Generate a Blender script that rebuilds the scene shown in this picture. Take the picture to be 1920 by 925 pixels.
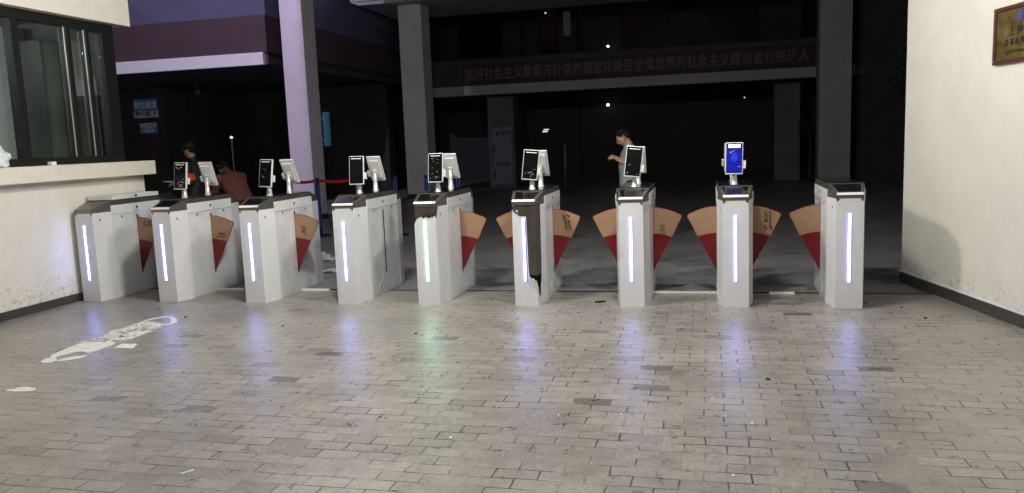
import bpy, bmesh, math, random
from mathutils import Vector, Matrix
random.seed(7)
R = math.radians
S = bpy.context.scene
C = S.collection
for o in list(bpy.data.objects): bpy.data.objects.remove(o)

# ------------------------------------------------------------------ camera
cam = bpy.data.objects.new('camera', bpy.data.cameras.new('camera'))
C.objects.link(cam); S.camera = cam
cam.data.sensor_width = 36.0
cam.data.lens = 36.0 * 1495.745 / 1920.0
cam.data.clip_start = 0.05; cam.data.clip_end = 500
yaw, pitch, roll, CAMH = 0.24274060, 0.13253963, 0.03914295, 1.4550327
f = Vector((-math.sin(yaw)*math.cos(pitch), math.cos(yaw)*math.cos(pitch), -math.sin(pitch)))
r0 = Vector((math.cos(yaw), math.sin(yaw), 0)); d0 = f.cross(r0)
rr = math.cos(roll)*r0 + math.sin(roll)*d0
dd = -math.sin(roll)*r0 + math.cos(roll)*d0
m = Matrix.Identity(4)
for i in range(3):
    m[i][0] = rr[i]; m[i][1] = -dd[i]; m[i][2] = -f[i]
m[0][3], m[1][3], m[2][3] = 0, 0, CAMH
cam.matrix_world = m

# ------------------------------------------------------------------ night sky
W = bpy.data.worlds.new('World'); S.world = W; W.use_nodes = True
wn = W.node_tree.nodes; wl = W.node_tree.links
bg = wn['Background']
sky = wn.new('ShaderNodeTexSky'); sky.sky_type = 'NISHITA'; sky.sun_disc = False
sky.sun_elevation = R(1.0); sky.sun_rotation = R(200); sky.dust_density = 2.0
wl.new(sky.outputs[0], bg.inputs['Color']); bg.inputs['Strength'].default_value = 0.007
S.view_settings.view_transform = 'Standard'; S.view_settings.look = 'None'
S.view_settings.exposure = 0.0; S.view_settings.gamma = 1.0
S.view_settings.use_curve_mapping = False
S.cycles.max_bounces = 7; S.cycles.transparent_max_bounces = 10
S.cycles.sample_clamp_indirect = 4.0
S.cycles.use_denoising = True

LAMP = Vector((-2.65, 5.60, 3.30))     # pendant globe under the porch ceiling
LAMP_STRENGTH = 250.0
LAMP2 = Vector((-.40, 5.75, 3.30)); LAMP2_STRENGTH = 185.0
FILL_LAMP = Vector((-.9, 1.7, 3.30)); FILL_LAMP_STRENGTH = 130.0  # fill globe added to brighten the near paving
FLOOD_W = 2100.0

# ------------------------------------------------------------------ materials
def new_mat(name):
    m = bpy.data.materials.new(name); m.use_nodes = True
    n = m.node_tree.nodes; p = n['Principled BSDF']
    return m, n, m.node_tree.links, p

def mat(name, col, rough=0.5, metal=0.0, var=0.0, vscale=8.0, bump=0.0, bscale=60.0, spec=0.5, rvar=0.0, col2=None, coat=0.0):
    m, n, l, p = new_mat(name)
    p.inputs['Base Color'].default_value = (*col, 1)
    p.inputs['Roughness'].default_value = rough
    p.inputs['Metallic'].default_value = metal
    p.inputs['Specular IOR Level'].default_value = spec
    p.inputs['Coat Weight'].default_value = coat
    if var or bump or rvar:
        tc = n.new('ShaderNodeTexCoord')
        nz = n.new('ShaderNodeTexNoise'); nz.inputs['Scale'].default_value = vscale; nz.inputs['Detail'].default_value = 6
        nz.inputs['Roughness'].default_value = 0.65
        l.new(tc.outputs['Object'], nz.inputs['Vector'])
        if var:
            cr = n.new('ShaderNodeValToRGB')
            a = tuple(c*(1-var) for c in col); b = col2 or tuple(min(1, c*(1+var)) for c in col)
            cr.color_ramp.elements[0].position = 0.33; cr.color_ramp.elements[1].position = 0.67
            cr.color_ramp.elements[0].color = (*a, 1); cr.color_ramp.elements[1].color = (*b, 1)
            l.new(nz.outputs['Fac'], cr.inputs['Fac']); l.new(cr.outputs['Color'], p.inputs['Base Color'])
        if rvar:
            mr = n.new('ShaderNodeMapRange'); mr.inputs['From Min'].default_value = .3; mr.inputs['From Max'].default_value = .7
            mr.inputs['To Min'].default_value = max(.02, rough-rvar); mr.inputs['To Max'].default_value = min(1, rough+rvar)
            l.new(nz.outputs['Fac'], mr.inputs['Value']); l.new(mr.outputs['Result'], p.inputs['Roughness'])
        if bump:
            n2 = n.new('ShaderNodeTexNoise'); n2.inputs['Scale'].default_value = bscale; n2.inputs['Detail'].default_value = 4
            l.new(tc.outputs['Object'], n2.inputs['Vector'])
            bp = n.new('ShaderNodeBump'); bp.inputs['Strength'].default_value = bump; bp.inputs['Distance'].default_value = 0.01
            l.new(n2.outputs['Fac'], bp.inputs['Height']); l.new(bp.outputs['Normal'], p.inputs['Normal'])
    return m

def emit(name, col, strength, base=(0.02, 0.02, 0.02)):
    m, n, l, p = new_mat(name)
    p.inputs['Base Color'].default_value = (*base, 1)
    p.inputs['Emission Color'].default_value = (*col, 1)
    p.inputs['Emission Strength'].default_value = strength; p.inputs['Specular IOR Level'].default_value = .15
    return m

def plaster(name, col, grime, foot=0.55):
    """painted render, dirtier patches towards a scuffed foot, fine trowel texture"""
    m, n, l, p = new_mat(name)
    p.inputs['Roughness'].default_value = 0.75; p.inputs['Specular IOR Level'].default_value = 0.25
    g = n.new('ShaderNodeNewGeometry')
    a = n.new('ShaderNodeTexNoise'); a.inputs['Scale'].default_value = 2.2; a.inputs['Detail'].default_value = 8; a.inputs['Roughness'].default_value = .7
    b = n.new('ShaderNodeTexNoise'); b.inputs['Scale'].default_value = 24; b.inputs['Detail'].default_value = 6; b.inputs['Roughness'].default_value = .75
    for q in (a, b): l.new(g.outputs['Position'], q.inputs['Vector'])
    # scuff marks: specks that only survive low on the wall
    sep = n.new('ShaderNodeSeparateXYZ'); l.new(g.outputs['Position'], sep.inputs[0])
    mr = n.new('ShaderNodeMapRange'); mr.inputs['From Min'].default_value = 0.05; mr.inputs['From Max'].default_value = foot*1.9
    mr.inputs['To Min'].default_value = 0.185; mr.inputs['To Max'].default_value = -0.07
    l.new(sep.outputs['Z'], mr.inputs['Value'])
    ad = n.new('ShaderNodeMath'); ad.operation = 'ADD'; l.new(b.outputs['Fac'], ad.inputs[0]); l.new(mr.outputs['Result'], ad.inputs[1])
    th = n.new('ShaderNodeMapRange'); th.inputs['From Min'].default_value = .68; th.inputs['From Max'].default_value = .80
    l.new(ad.outputs[0], th.inputs['Value'])
    c1 = n.new('ShaderNodeValToRGB'); c1.color_ramp.elements[0].position = .35; c1.color_ramp.elements[1].position = .65
    c1.color_ramp.elements[0].color = (*[c*.90 for c in col], 1); c1.color_ramp.elements[1].color = (*col, 1)
    l.new(a.outputs['Fac'], c1.inputs['Fac'])
    mx = n.new('ShaderNodeMixRGB'); mx.inputs['Color2'].default_value = (*grime, 1)
    ml = n.new('ShaderNodeMath'); ml.operation = 'MULTIPLY'; ml.inputs[1].default_value = .65
    l.new(th.outputs['Result'], ml.inputs[0]); l.new(ml.outputs[0], mx.inputs['Fac'])
    l.new(c1.outputs['Color'], mx.inputs['Color1']); l.new(mx.outputs['Color'], p.inputs['Base Color'])
    bp = n.new('ShaderNodeBump'); bp.inputs['Strength'].default_value = .35; bp.inputs['Distance'].default_value = .006
    l.new(b.outputs['Fac'], bp.inputs['Height']); l.new(bp.outputs['Normal'], p.inputs['Normal'])
    return m

def paving(name, lo, hi, rough, joint=0.97, bw=0.2, rh=0.1):
    m, n, l, p = new_mat(name)
    g = n.new('ShaderNodeNewGeometry')
    # slightly wandering courses
    wob = n.new('ShaderNodeTexNoise'); wob.inputs['Scale'].default_value = 2.3; wob.inputs['Detail'].default_value = 3
    l.new(g.outputs['Position'], wob.inputs['Vector'])
    ws = n.new('ShaderNodeVectorMath'); ws.operation = 'MULTIPLY_ADD'
    ws.inputs[1].default_value = (0.035, 0.035, 0.0); l.new(wob.outputs['Color'], ws.inputs[0]); l.new(g.outputs['Position'], ws.inputs[2])
    rg2 = n.new('ShaderNodeTexNoise'); rg2.inputs['Scale'].default_value = 38; rg2.inputs['Detail'].default_value = 3
    l.new(g.outputs['Position'], rg2.inputs['Vector'])
    ws2 = n.new('ShaderNodeVectorMath'); ws2.operation = 'MULTIPLY_ADD'
    ws2.inputs[1].default_value = (0.006, 0.006, 0.0); l.new(rg2.outputs['Color'], ws2.inputs[0]); l.new(ws.outputs[0], ws2.inputs[2])
    def brick(c1, c2, cm, ms=0.0048):
        b = n.new('ShaderNodeTexBrick'); b.offset = 0.5; b.inputs['Scale'].default_value = 1.0
        b.inputs['Brick Width'].default_value = bw; b.inputs['Row Height'].default_value = rh
        b.inputs['Mortar Size'].default_value = ms; b.inputs['Mortar Smooth'].default_value = 0.25
        b.inputs['Color1'].default_value = (c1, c1, c1, 1); b.inputs['Color2'].default_value = (c2, c2, c2, 1); b.inputs['Mortar'].default_value = (cm, cm, cm, 1)
        l.new(ws2.outputs[0], b.inputs['Vector']); return b
    b = brick(0, 1, .5)
    ramp = n.new('ShaderNodeValToRGB'); e = ramp.color_ramp.elements
    dk = tuple(c*.45 for c in lo)
    e[0].position = 0.0; e[0].color = (*dk, 1); e[1].position = 1.0; e[1].color = (*hi, 1)
    x = e.new(.002); x.color = (*dk, 1); x = e.new(.012); x.color = (*[q*.80 for q in lo], 1); x = e.new(.06); x.color = (*lo, 1)
    l.new(b.outputs['Color'], ramp.inputs['Fac'])
    # wear, dust and grit
    big = n.new('ShaderNodeTexNoise'); big.inputs['Scale'].default_value = 0.9; big.inputs['Detail'].default_value = 9; big.inputs['Roughness'].default_value = .68
    fine = n.new('ShaderNodeTexNoise'); fine.inputs['Scale'].default_value = 70; fine.inputs['Detail'].default_value = 5; fine.inputs['Roughness'].default_value = .8
    mid = n.new('ShaderNodeTexNoise'); mid.inputs['Scale'].default_value = 9; mid.inputs['Detail'].default_value = 7; mid.inputs['Roughness'].default_value = .75
    for q in (big, fine, mid): l.new(g.outputs['Position'], q.inputs['Vector'])
    def mul(a, node, fmin, fmax, tmin, tmax):
        r = n.new('ShaderNodeMapRange'); r.inputs['From Min'].default_value = fmin; r.inputs['From Max'].default_value = fmax
        r.inputs['To Min'].default_value = tmin; r.inputs['To Max'].default_value = tmax
        l.new(node.outputs['Fac'], r.inputs['Value'])
        mm = n.new('ShaderNodeMixRGB'); mm.blend_type = 'MULTIPLY'; mm.inputs['Fac'].default_value = 1
        l.new(a, mm.inputs['Color1']); l.new(r.outputs['Result'], mm.inputs['Color2']); return mm.outputs['Color']
    c = mul(ramp.outputs['Color'], big, .3, .7, .68, 1.22)
    c = mul(c, mid, .3, .7, .82, 1.14)
    c = mul(c, fine, .25, .75, .60, 1.34)
    # joints: dust-filled here and there, open elsewhere
    jw = n.new('ShaderNodeMapRange'); jw.inputs['From Min'].default_value = .42; jw.inputs['From Max'].default_value = .60
    jw.inputs['To Min'].default_value = .16; jw.inputs['To Max'].default_value = 1
    jn = n.new('ShaderNodeTexNoise'); jn.inputs['Scale'].default_value = 4.2; jn.inputs['Detail'].default_value = 2.5; l.new(g.outputs['Position'], jn.inputs['Vector'])
    l.new(jn.outputs['Fac'], jw.inputs['Value'])
    jm = n.new('ShaderNodeMath'); jm.operation = 'MULTIPLY'; l.new(b.outputs['Fac'], jm.inputs[0]); l.new(jw.outputs['Result'], jm.inputs[1])
    jf = n.new('ShaderNodeMath'); jf.operation = 'MULTIPLY'; jf.inputs[1].default_value = joint; l.new(jm.outputs[0], jf.inputs[0])
    mx = n.new('ShaderNodeMixRGB'); mx.inputs['Color2'].default_value = (.035, .033, .028, 1)
    l.new(jf.outputs[0], mx.inputs['Fac']); l.new(c, mx.inputs['Color1'])
    # pale chipped arrises beside the joints
    b2 = brick(0, 1, .5, .013)
    cn = n.new('ShaderNodeTexNoise'); cn.inputs['Scale'].default_value = 13; cn.inputs['Detail'].default_value = 5; cn.inputs['Roughness'].default_value = .7; l.new(g.outputs['Position'], cn.inputs['Vector'])
    ct = n.new('ShaderNodeMapRange'); ct.inputs['From Min'].default_value = .575; ct.inputs['From Max'].default_value = .66; l.new(cn.outputs['Fac'], ct.inputs['Value'])
    cm_ = n.new('ShaderNodeMath'); cm_.operation = 'SUBTRACT'; cm_.use_clamp = True; l.new(b2.outputs['Fac'], cm_.inputs[0]); l.new(b.outputs['Fac'], cm_.inputs[1])
    cf = n.new('ShaderNodeMath'); cf.operation = 'MULTIPLY'; l.new(cm_.outputs[0], cf.inputs[0]); l.new(ct.outputs['Result'], cf.inputs[1])
    cf2 = n.new('ShaderNodeMath'); cf2.operation = 'MULTIPLY'; cf2.inputs[1].default_value = .55; l.new(cf.outputs[0], cf2.inputs[0])
    mx2 = n.new('ShaderNodeMixRGB'); mx2.inputs['Color2'].default_value = (*[min(1, q*1.75) for q in hi], 1)
    l.new(cf2.outputs[0], mx2.inputs['Fac']); l.new(mx.outputs['Color'], mx2.inputs['Color1']); l.new(mx2.outputs['Color'], p.inputs['Base Color'])
    rg = n.new('ShaderNodeMapRange'); rg.inputs['From Min'].default_value = .3; rg.inputs['From Max'].default_value = .7
    rg.inputs['To Min'].default_value = rough-.07; rg.inputs['To Max'].default_value = rough+.1
    l.new(mid.outputs['Fac'], rg.inputs['Value']); l.new(rg.outputs['Result'], p.inputs['Roughness'])
    # relief: sunken joints, tilted bricks, grit
    h1 = n.new('ShaderNodeMath'); h1.operation = 'MULTIPLY'; h1.inputs[1].default_value = -1.0; l.new(jm.outputs[0], h1.inputs[0])
    h2 = n.new('ShaderNodeMath'); h2.operation = 'MULTIPLY_ADD'; h2.inputs[1].default_value = .6; l.new(fine.outputs['Fac'], h2.inputs[0]); l.new(h1.outputs[0], h2.inputs[2])
    h3 = n.new('ShaderNodeMath'); h3.operation = 'MULTIPLY_ADD'; h3.inputs[1].default_value = .5; l.new(mid.outputs['Fac'], h3.inputs[0]); l.new(h2.outputs[0], h3.inputs[2])
    bp = n.new('ShaderNodeBump'); bp.inputs['Strength'].default_value = .45; bp.inputs['Distance'].default_value = .004
    sb_ = n.new('ShaderNodeSeparateColor'); l.new(b.outputs['Color'], sb_.inputs[0])
    h4 = n.new('ShaderNodeMath'); h4.operation = 'MULTIPLY_ADD'; h4.inputs[1].default_value = .55; l.new(sb_.outputs[0], h4.inputs[0]); l.new(h3.outputs[0], h4.inputs[2])
    l.new(h4.outputs[0], bp.inputs['Height']); l.new(bp.outputs['Normal'], p.inputs['Normal'])
    p.inputs['Specular IOR Level'].default_value = 0.75
    return m

def glass_mat(name, tint, gloss, rough=0.02):
    m, n, l, p = new_mat(name)
    n.remove(p); out = n['Material Output']
    t = n.new('ShaderNodeBsdfTransparent'); t.inputs['Color'].default_value = (*tint, 1)
    g = n.new('ShaderNodeBsdfGlossy'); g.inputs['Roughness'].default_value = rough
    mx = n.new('ShaderNodeMixShader'); lw = n.new('ShaderNodeLayerWeight'); lw.inputs['Blend'].default_value = .25
    mr = n.new('ShaderNodeMapRange'); mr.inputs['To Min'].default_value = gloss; mr.inputs['To Max'].default_value = min(1, gloss+.5)
    l.new(lw.outputs['Fresnel'], mr.inputs['Value']); l.new(mr.outputs['Result'], mx.inputs['Fac'])
    l.new(t.outputs[0], mx.inputs[1]); l.new(g.outputs[0], mx.inputs[2]); l.new(mx.outputs[0], out.inputs['Surface'])
    return m

M = {}
M['paving'] = paving('porch_pavers', (.266, .248, .223), (.316, .297, .270), .31)
M['ground'] = paving('yard_pavers', (.22, .218, .228), (.31, .307, .32), .38)
M['cream'] = plaster('cream_render', (.74, .715, .64), (.25, .22, .17))
M['cream2'] = plaster('ivory_render', (.67, .655, .60), (.24, .23, .20), .42)
M['sill'] = mat('sill_paint', (.70, .67, .585), .6, var=.06, vscale=5, bump=.12, bscale=40)
M['skirt'] = mat('dark_skirting', (.045, .042, .038), .45, var=.3, vscale=12, bump=.1)
M['cover'] = mat('grey_powder_coat', (.66, .67, .70), .34, .03, var=.05, vscale=6, rvar=.06)
M['bracket'] = mat('white_coated_plate', (.70, .71, .72), .4, .1, var=.05, vscale=7)
M['side'] = mat('brushed_side_panel', (.70, .715, .735), .34, .12, var=.10, vscale=5, rvar=.09)
M['steel'] = mat('dark_stainless', (.20, .19, .17), .36, .75, var=.12, vscale=6, rvar=.05)
M['bare'] = mat('bare_brown_steel', (.17, .15, .13), .33, .8, var=.15, vscale=9, rvar=.08)
M['trim'] = mat('white_trim', (.92, .92, .92), .4, .0)  # white stands in for the highlight on the glossy steel front edge
M['black'] = mat('black_gloss', (.008, .008, .009), .14)
M['blackmat'] = mat('black_matte', (.012, .012, .013), .6)
M['hole'] = mat('black_hole', (.004, .004, .004), .7)
M['lock'] = mat('chrome_lock', (.75, .75, .76), .18, 1.0)
M['led'] = emit('led_white_blue', (.23, .28, 1.0), 26)
M['led_g'] = emit('led_white_green', (.30, 1.0, .72), 18)
M['led_halo'] = emit('led_glow_blue', (.30, .34, 1.0), .55, (.3, .3, .4))
M['led_halo_d'] = emit('led_glow_deep_blue', (.02, .04, 1.0), 1.5, (.1, .1, .3))
M['led_halo_g'] = emit('led_glow_green', (.45, .85, .75), .8, (.3, .4, .38))
M['red'] = mat('red_acrylic', (.145, .006, .010), .22, var=.1)
M['kraft'] = mat('kraft_film', (.275, .165, .095), .55, var=.10, vscale=9, bump=.25, bscale=22)
M['ink'] = mat('brown_ink', (.035, .016, .012), .6)
M['shell'] = mat('white_plastic', (.60, .61, .61), .38, var=.04)
M['pole'] = mat('silver_paint', (.62, .62, .61), .3, .5)
M['screen'] = mat('dark_screen', (.005, .005, .006), .12, spec=.2)
M['screen_on'] = emit('blue_screen', (.0, .008, .34), 1.0, (0, 0, .01))
M['screen_core'] = emit('blue_screen_core', (.0, .012, 1.0), .75)
M['fill_light'] = emit('white_lamp_bar', (.95, .97, 1.0), 5.0)
M['glint'] = mat('film_glint', (.75, .75, .78), .25, .3)
M['alu'] = mat('dark_window_frame', (.014, .016, .014), .4, .2)
M['glass'] = glass_mat('window_glass', (.93, .96, .945), .03)
M['room'] = mat('room_paint', (.52, .54, .52), .7, var=.06, vscale=3)
M['roomdark'] = mat('dark_cupboard', (.10, .105, .098), .35, var=.25, vscale=2.5)
M['lav'] = mat('painted_concrete', (.60, .55, .63), .7, var=.06, vscale=3, bump=.15, bscale=25)
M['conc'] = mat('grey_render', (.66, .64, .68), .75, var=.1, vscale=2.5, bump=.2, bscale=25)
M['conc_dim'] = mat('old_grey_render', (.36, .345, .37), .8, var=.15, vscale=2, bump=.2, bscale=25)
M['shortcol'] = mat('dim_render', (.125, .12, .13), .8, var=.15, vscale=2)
M['dullpost'] = mat('dull_steel', (.12, .12, .125), .45, .6)
M['ceil'] = mat('dark_ceiling_paint', (.16, .155, .15), .8, var=.1, vscale=1.5)
M['beam'] = mat('beam_render', (.32, .315, .35), .75, var=.12, vscale=1.5)
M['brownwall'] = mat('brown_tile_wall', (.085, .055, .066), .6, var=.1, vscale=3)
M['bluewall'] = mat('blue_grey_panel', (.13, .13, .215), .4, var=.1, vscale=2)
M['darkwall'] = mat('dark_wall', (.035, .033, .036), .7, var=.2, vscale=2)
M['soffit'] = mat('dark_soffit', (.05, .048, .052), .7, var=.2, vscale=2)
M['strip'] = mat('white_fascia', (.88, .86, .92), .6, var=.05)
M['bannerred'] = mat('banner_cloth', (.022, .012, .016), .7, var=.3, vscale=3)
M['bannerink'] = mat('banner_letters', (.18, .08, .10), .7)
M['signblue'] = mat('sign_blue', (.08, .34, .85), .4)
M['signwhite'] = mat('sign_white', (.90, .90, .93), .5)
M['signtext'] = mat('sign_dark_text', (.06, .07, .18), .5)
M['notice'] = mat('notice_sheet', (.19, .19, .30), .5, var=.05)
M['inkdark'] = mat('notice_ink', (.03, .03, .05), .6)
M['inkred'] = mat('notice_red_ink', (.25, .03, .03), .6)
M['brass'] = mat('aged_brass', (.34, .25, .09), .32, .75, var=.35, vscale=9, bump=.15, bscale=30, rvar=.12)
M['wood'] = mat('dark_red_wood', (.085, .032, .022), .4, var=.35, vscale=14)
M['engrave'] = mat('engraved_black', (.02, .014, .01), .5)
M['belt'] = mat('red_webbing', (.55, .02, .03), .6)
M['post'] = mat('blue_black_post', (.02, .03, .10), .3, .3)
M['postblue'] = mat('blue_post_band', (.04, .09, .42), .35)
M['signcyan'] = mat('cyan_sign', (.045, .19, .29), .45)
M['paint'] = mat('worn_white_paint', (.72, .71, .67), .6, var=.10, vscale=40, bump=.2, bscale=120)
m_, n_, l_, p_ = new_mat('worn_white_paint'); p_.inputs['Base Color'].default_value = (.72, .71, .67, 1); p_.inputs['Roughness'].default_value = .6
g_ = n_.new('ShaderNodeNewGeometry'); z_ = n_.new('ShaderNodeTexNoise'); z_.inputs['Scale'].default_value = 26; z_.inputs['Detail'].default_value = 7; z_.inputs['Roughness'].default_value = .72
l_.new(g_.outputs['Position'], z_.inputs['Vector'])
w_ = n_.new('ShaderNodeMapRange'); w_.inputs['From Min'].default_value = .34; w_.inputs['From Max'].default_value = .42; l_.new(z_.outputs['Fac'], w_.inputs['Value']); l_.new(w_.outputs['Result'], p_.inputs['Alpha'])
M['paint'] = m_
M['whitestrip'] = mat('white_pvc_strip', (.85, .85, .84), .4)
M['channel'] = mat('dark_channel', (.02, .02, .02), .5, var=.3, vscale=30)
M['paper'] = mat('white_paper', (.70, .70, .78), .7)
M['bag'] = mat('milky_plastic', (.72, .76, .76), .25, var=.08, vscale=15, bump=.6, bscale=25)
M['leaf'] = mat('dark_leaf', (.03, .045, .028), .5, var=.4, vscale=6)
M['bark'] = mat('bark', (.05, .04, .032), .8, var=.3, vscale=20, bump=.4)
M['skin'] = mat('skin', (.42, .25, .17), .5, var=.08, vscale=20)
M['hair'] = mat('black_hair', (.010, .009, .008), .8, bump=.3, bscale=90, spec=.15)
M['tee'] = mat('grey_blue_cotton', (.27, .30, .31), .8, var=.15, vscale=7, bump=.3, bscale=30)
M['jeans'] = mat('dark_trousers', (.02, .022, .03), .8, var=.2)
M['navy'] = mat('black_uniform', (.012, .013, .02), .7, var=.3, vscale=8, bump=.3, bscale=25)
M['coat'] = mat('rust_brown_coat', (.15, .05, .04), .75, var=.22, vscale=6, bump=.4, bscale=22)
M['orange'] = mat('orange_red_cloth', (.75, .09, .02), .6, var=.2, vscale=16)
M['yellow'] = mat('yellow_print', (.85, .45, .08), .6)
M['shoe'] = mat('black_leather', (.015, .014, .013), .4)
M['patch'] = mat('grey_blue_patch', (.22, .27, .34), .6)
M['lamp_w'] = emit('lamp_white', (.85, 1.0, .95), 6)
M['lamp_g'] = emit('lamp_green_white', (.6, 1.0, .85), 7)
M['lamp_p'] = emit('lamp_pinkish', (1.0, .78, .82), 1.1)
M['lamp_dim'] = emit('lamp_dim', (.9, .92, 1.0), .9)
M['glow_dim'] = emit('dim_lit_window', (1.0, .95, .95), .014)
M['panel_on'] = emit('lit_panel', (1.0, .963, .895), LAMP_STRENGTH)
M['panel_dim'] = emit('lit_globe', (1.0, .963, .895), LAMP2_STRENGTH)
M['panel_fill'] = emit('lit_globe_fill', (1.0, .963, .895), FILL_LAMP_STRENGTH)
M['tube_on'] = emit('lit_tube', (.92, 1.0, .96), 120)
M['winblack'] = mat('black_window', (.008, .009, .011), .15)

# ------------------------------------------------------------------ mesh helpers
class MB:
    def __init__(s): s.bm = bmesh.new()
    def box(s, x0, x1, y0, y1, z0, z1, bev=0.0, mi=0):
        t = bmesh.new(); bmesh.ops.create_cube(t, size=1)
        bmesh.ops.scale(t, vec=(x1-x0, y1-y0, z1-z0), verts=t.verts)
        bmesh.ops.translate(t, vec=((x0+x1)/2, (y0+y1)/2, (z0+z1)/2), verts=t.verts)
        if bev: bmesh.ops.bevel(t, geom=list(t.edges), offset=bev, segments=2, affect='EDGES', profile=.6)
        s.add(t, mi); return s
    def add(s, t, mi=0, mtx=None):
        bmesh.ops.recalc_face_normals(t, faces=t.faces)
        if mtx: bmesh.ops.transform(t, matrix=mtx, verts=t.verts)
        mp = {v: s.bm.verts.new(v.co) for v in t.verts}
        for fc in t.faces:
            try:
                q = s.bm.faces.new([mp[v] for v in fc.verts]); q.material_index = mi; q.smooth = fc.smooth
            except ValueError: pass
        t.free()
    def poly(s, pts, a0, a1, plane='xy', mi=0, bev=0.0):
        """extruded polygon; plane xy -> along z, xz -> along y, yz -> along x"""
        t = bmesh.new()
        def P(u, v, w): return {'xy': (u, v, w), 'xz': (u, w, v), 'yz': (w, u, v)}[plane]
        A = [t.verts.new(P(u, v, a0)) for u, v in pts]; B = [t.verts.new(P(u, v, a1)) for u, v in pts]
        n = len(pts); t.faces.new(A); t.faces.new(B[::-1])
        for i in range(n): t.faces.new((A[i], A[(i+1) % n], B[(i+1) % n], B[i]))
        bmesh.ops.recalc_face_normals(t, faces=t.faces)
        if bev: bmesh.ops.bevel(t, geom=list(t.edges), offset=bev, segments=2, affect='EDGES', profile=.6)
        s.add(t, mi); return s
    def tube(s, pts, rad, n=10, mi=0, smooth=True):
        """swept round tube along pts; rad a number or list"""
        pts = [Vector(p) for p in pts]; rs = rad if isinstance(rad, (list, tuple)) else [rad]*len(pts)
        t = bmesh.new(); rings = []
        for i, p in enumerate(pts):
            d = (pts[min(i+1, len(pts)-1)]-pts[max(i-1, 0)]).normalized()
            a = d.cross(Vector((0, 0, 1)) if abs(d.z) < .9 else Vector((1, 0, 0))).normalized(); b = d.cross(a)
            rings.append([t.verts.new(p+(a*math.cos(k*2*math.pi/n)+b*math.sin(k*2*math.pi/n))*rs[i]) for k in range(n)])
        for i in range(len(rings)-1):
            for k in range(n):
                q = t.faces.new((rings[i][k], rings[i][(k+1) % n], rings[i+1][(k+1) % n], rings[i+1][k])); q.smooth = smooth
        t.faces.new(rings[0]); t.faces.new(rings[-1][::-1]); s.add(t, mi); return s
    def disc(s, c, r, axis, h, n=14, mi=0):
        c = Vector(c); a = Vector(axis).normalized(); return s.tube([c, c+a*h], r, n, mi, False)
    def ball(s, c, r, sc=(1, 1, 1), mi=0, seg=14):
        t = bmesh.new(); bmesh.ops.create_uvsphere(t, u_segments=seg, v_segments=max(6, seg*2//3), radius=r)
        for q in t.faces: q.smooth = True
        bmesh.ops.scale(t, vec=sc, verts=t.verts); bmesh.ops.translate(t, vec=c, verts=t.verts); s.add(t, mi); return s
    def mesh(s, name, mats):
        me = bpy.data.meshes.new(name); s.bm.to_mesh(me); s.bm.free()
        for x in (mats if isinstance(mats, (list, tuple)) else [mats]): me.materials.append(x)
        return me
    def build(s, name, mats, parent=None):
        return link(name, s.mesh(name, mats), parent)

def link(name, me, parent=None):
    o = bpy.data.objects.new(name, me); C.objects.link(o)
    if parent: o.parent = parent
    return o
def tag(o, label, cat, group=None):
    o['label'] = label; o['category'] = cat
    if group: o['group'] = group
    return o
def thing(name, label, cat, loc=(0, 0, 0), rz=0, group=None):
    o = bpy.data.objects.new(name, None); C.objects.link(o); o.location = loc; o.rotation_euler = (0, 0, rz)
    o.empty_display_size = .1
    return tag(o, label, cat, group)
def struct(o, kind='structure'): o['kind'] = kind; return o

def text_mesh(name, body, size, material, sx=1.0, spacing=1.0, bold=0.0, line=1.0, align='CENTER'):
    cu = bpy.data.curves.new(name, 'FONT'); cu.body = body; cu.size = size; cu.align_x = align; cu.align_y = 'CENTER'
    cu.space_character = spacing; cu.offset = bold; cu.extrude = 0.0006; cu.space_line = line; cu.resolution_u = 2
    o = bpy.data.objects.new(name, cu); C.objects.link(o)
    dg = bpy.context.evaluated_depsgraph_get(); dg.update()
    me = bpy.data.meshes.new_from_object(o.evaluated_get(dg)); bpy.data.objects.remove(o)
    me.transform(Matrix.Diagonal((sx, 1, 1, 1))); me.materials.clear(); me.materials.append(material)
    return me
FACE_CAM = Matrix.Rotation(R(90), 4, 'X')          # text in XY -> reads upright facing -Y

# ------------------------------------------------------------------ ground, porch
g = MB(); g.box(-150, 150, -60, 250, -.3, 0); struct(g.build('ground', M['ground']))
g = MB(); g.box(-6.21, 6.2, -12, 7.37, .001, .004); struct(g.build('porch_paving', M['paving']))
g = MB(); g.box(-11, 8.5, -12, 8.02, 4.2, 4.7); struct(g.build('ceiling', M['ceil']))

g = MB(); g.box(-6.18, 1.86, 7.372, 7.405, .001, .008)
tag(g.build('drain_channel', M['channel']), 'narrow dark channel crossing the paving between the turnstiles', 'channel')
for i, (x0, x1, lb) in enumerate(((-5.02, -4.72, 'short white strip on the floor beside the second turnstile from the booth'),
        (-4.06, -3.76, 'white strip on the floor right of the turnstile before the lavender column'),
        (-.48, .085, 'longest thin white strip on the floor, left of the blue-screen turnstile'),
        (.53, .742, 'short white strip on the floor right of the blue-screen turnstile'))):
    g = MB(); w = .012 if i == 2 else .024
    g.box(x0, x1, 7.34-w, 7.34+w, .004, .022, .004)
    tag(g.build('floor_strip', M['whitestrip']), lb, 'floor strip', 'white strips along the channel')

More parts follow.
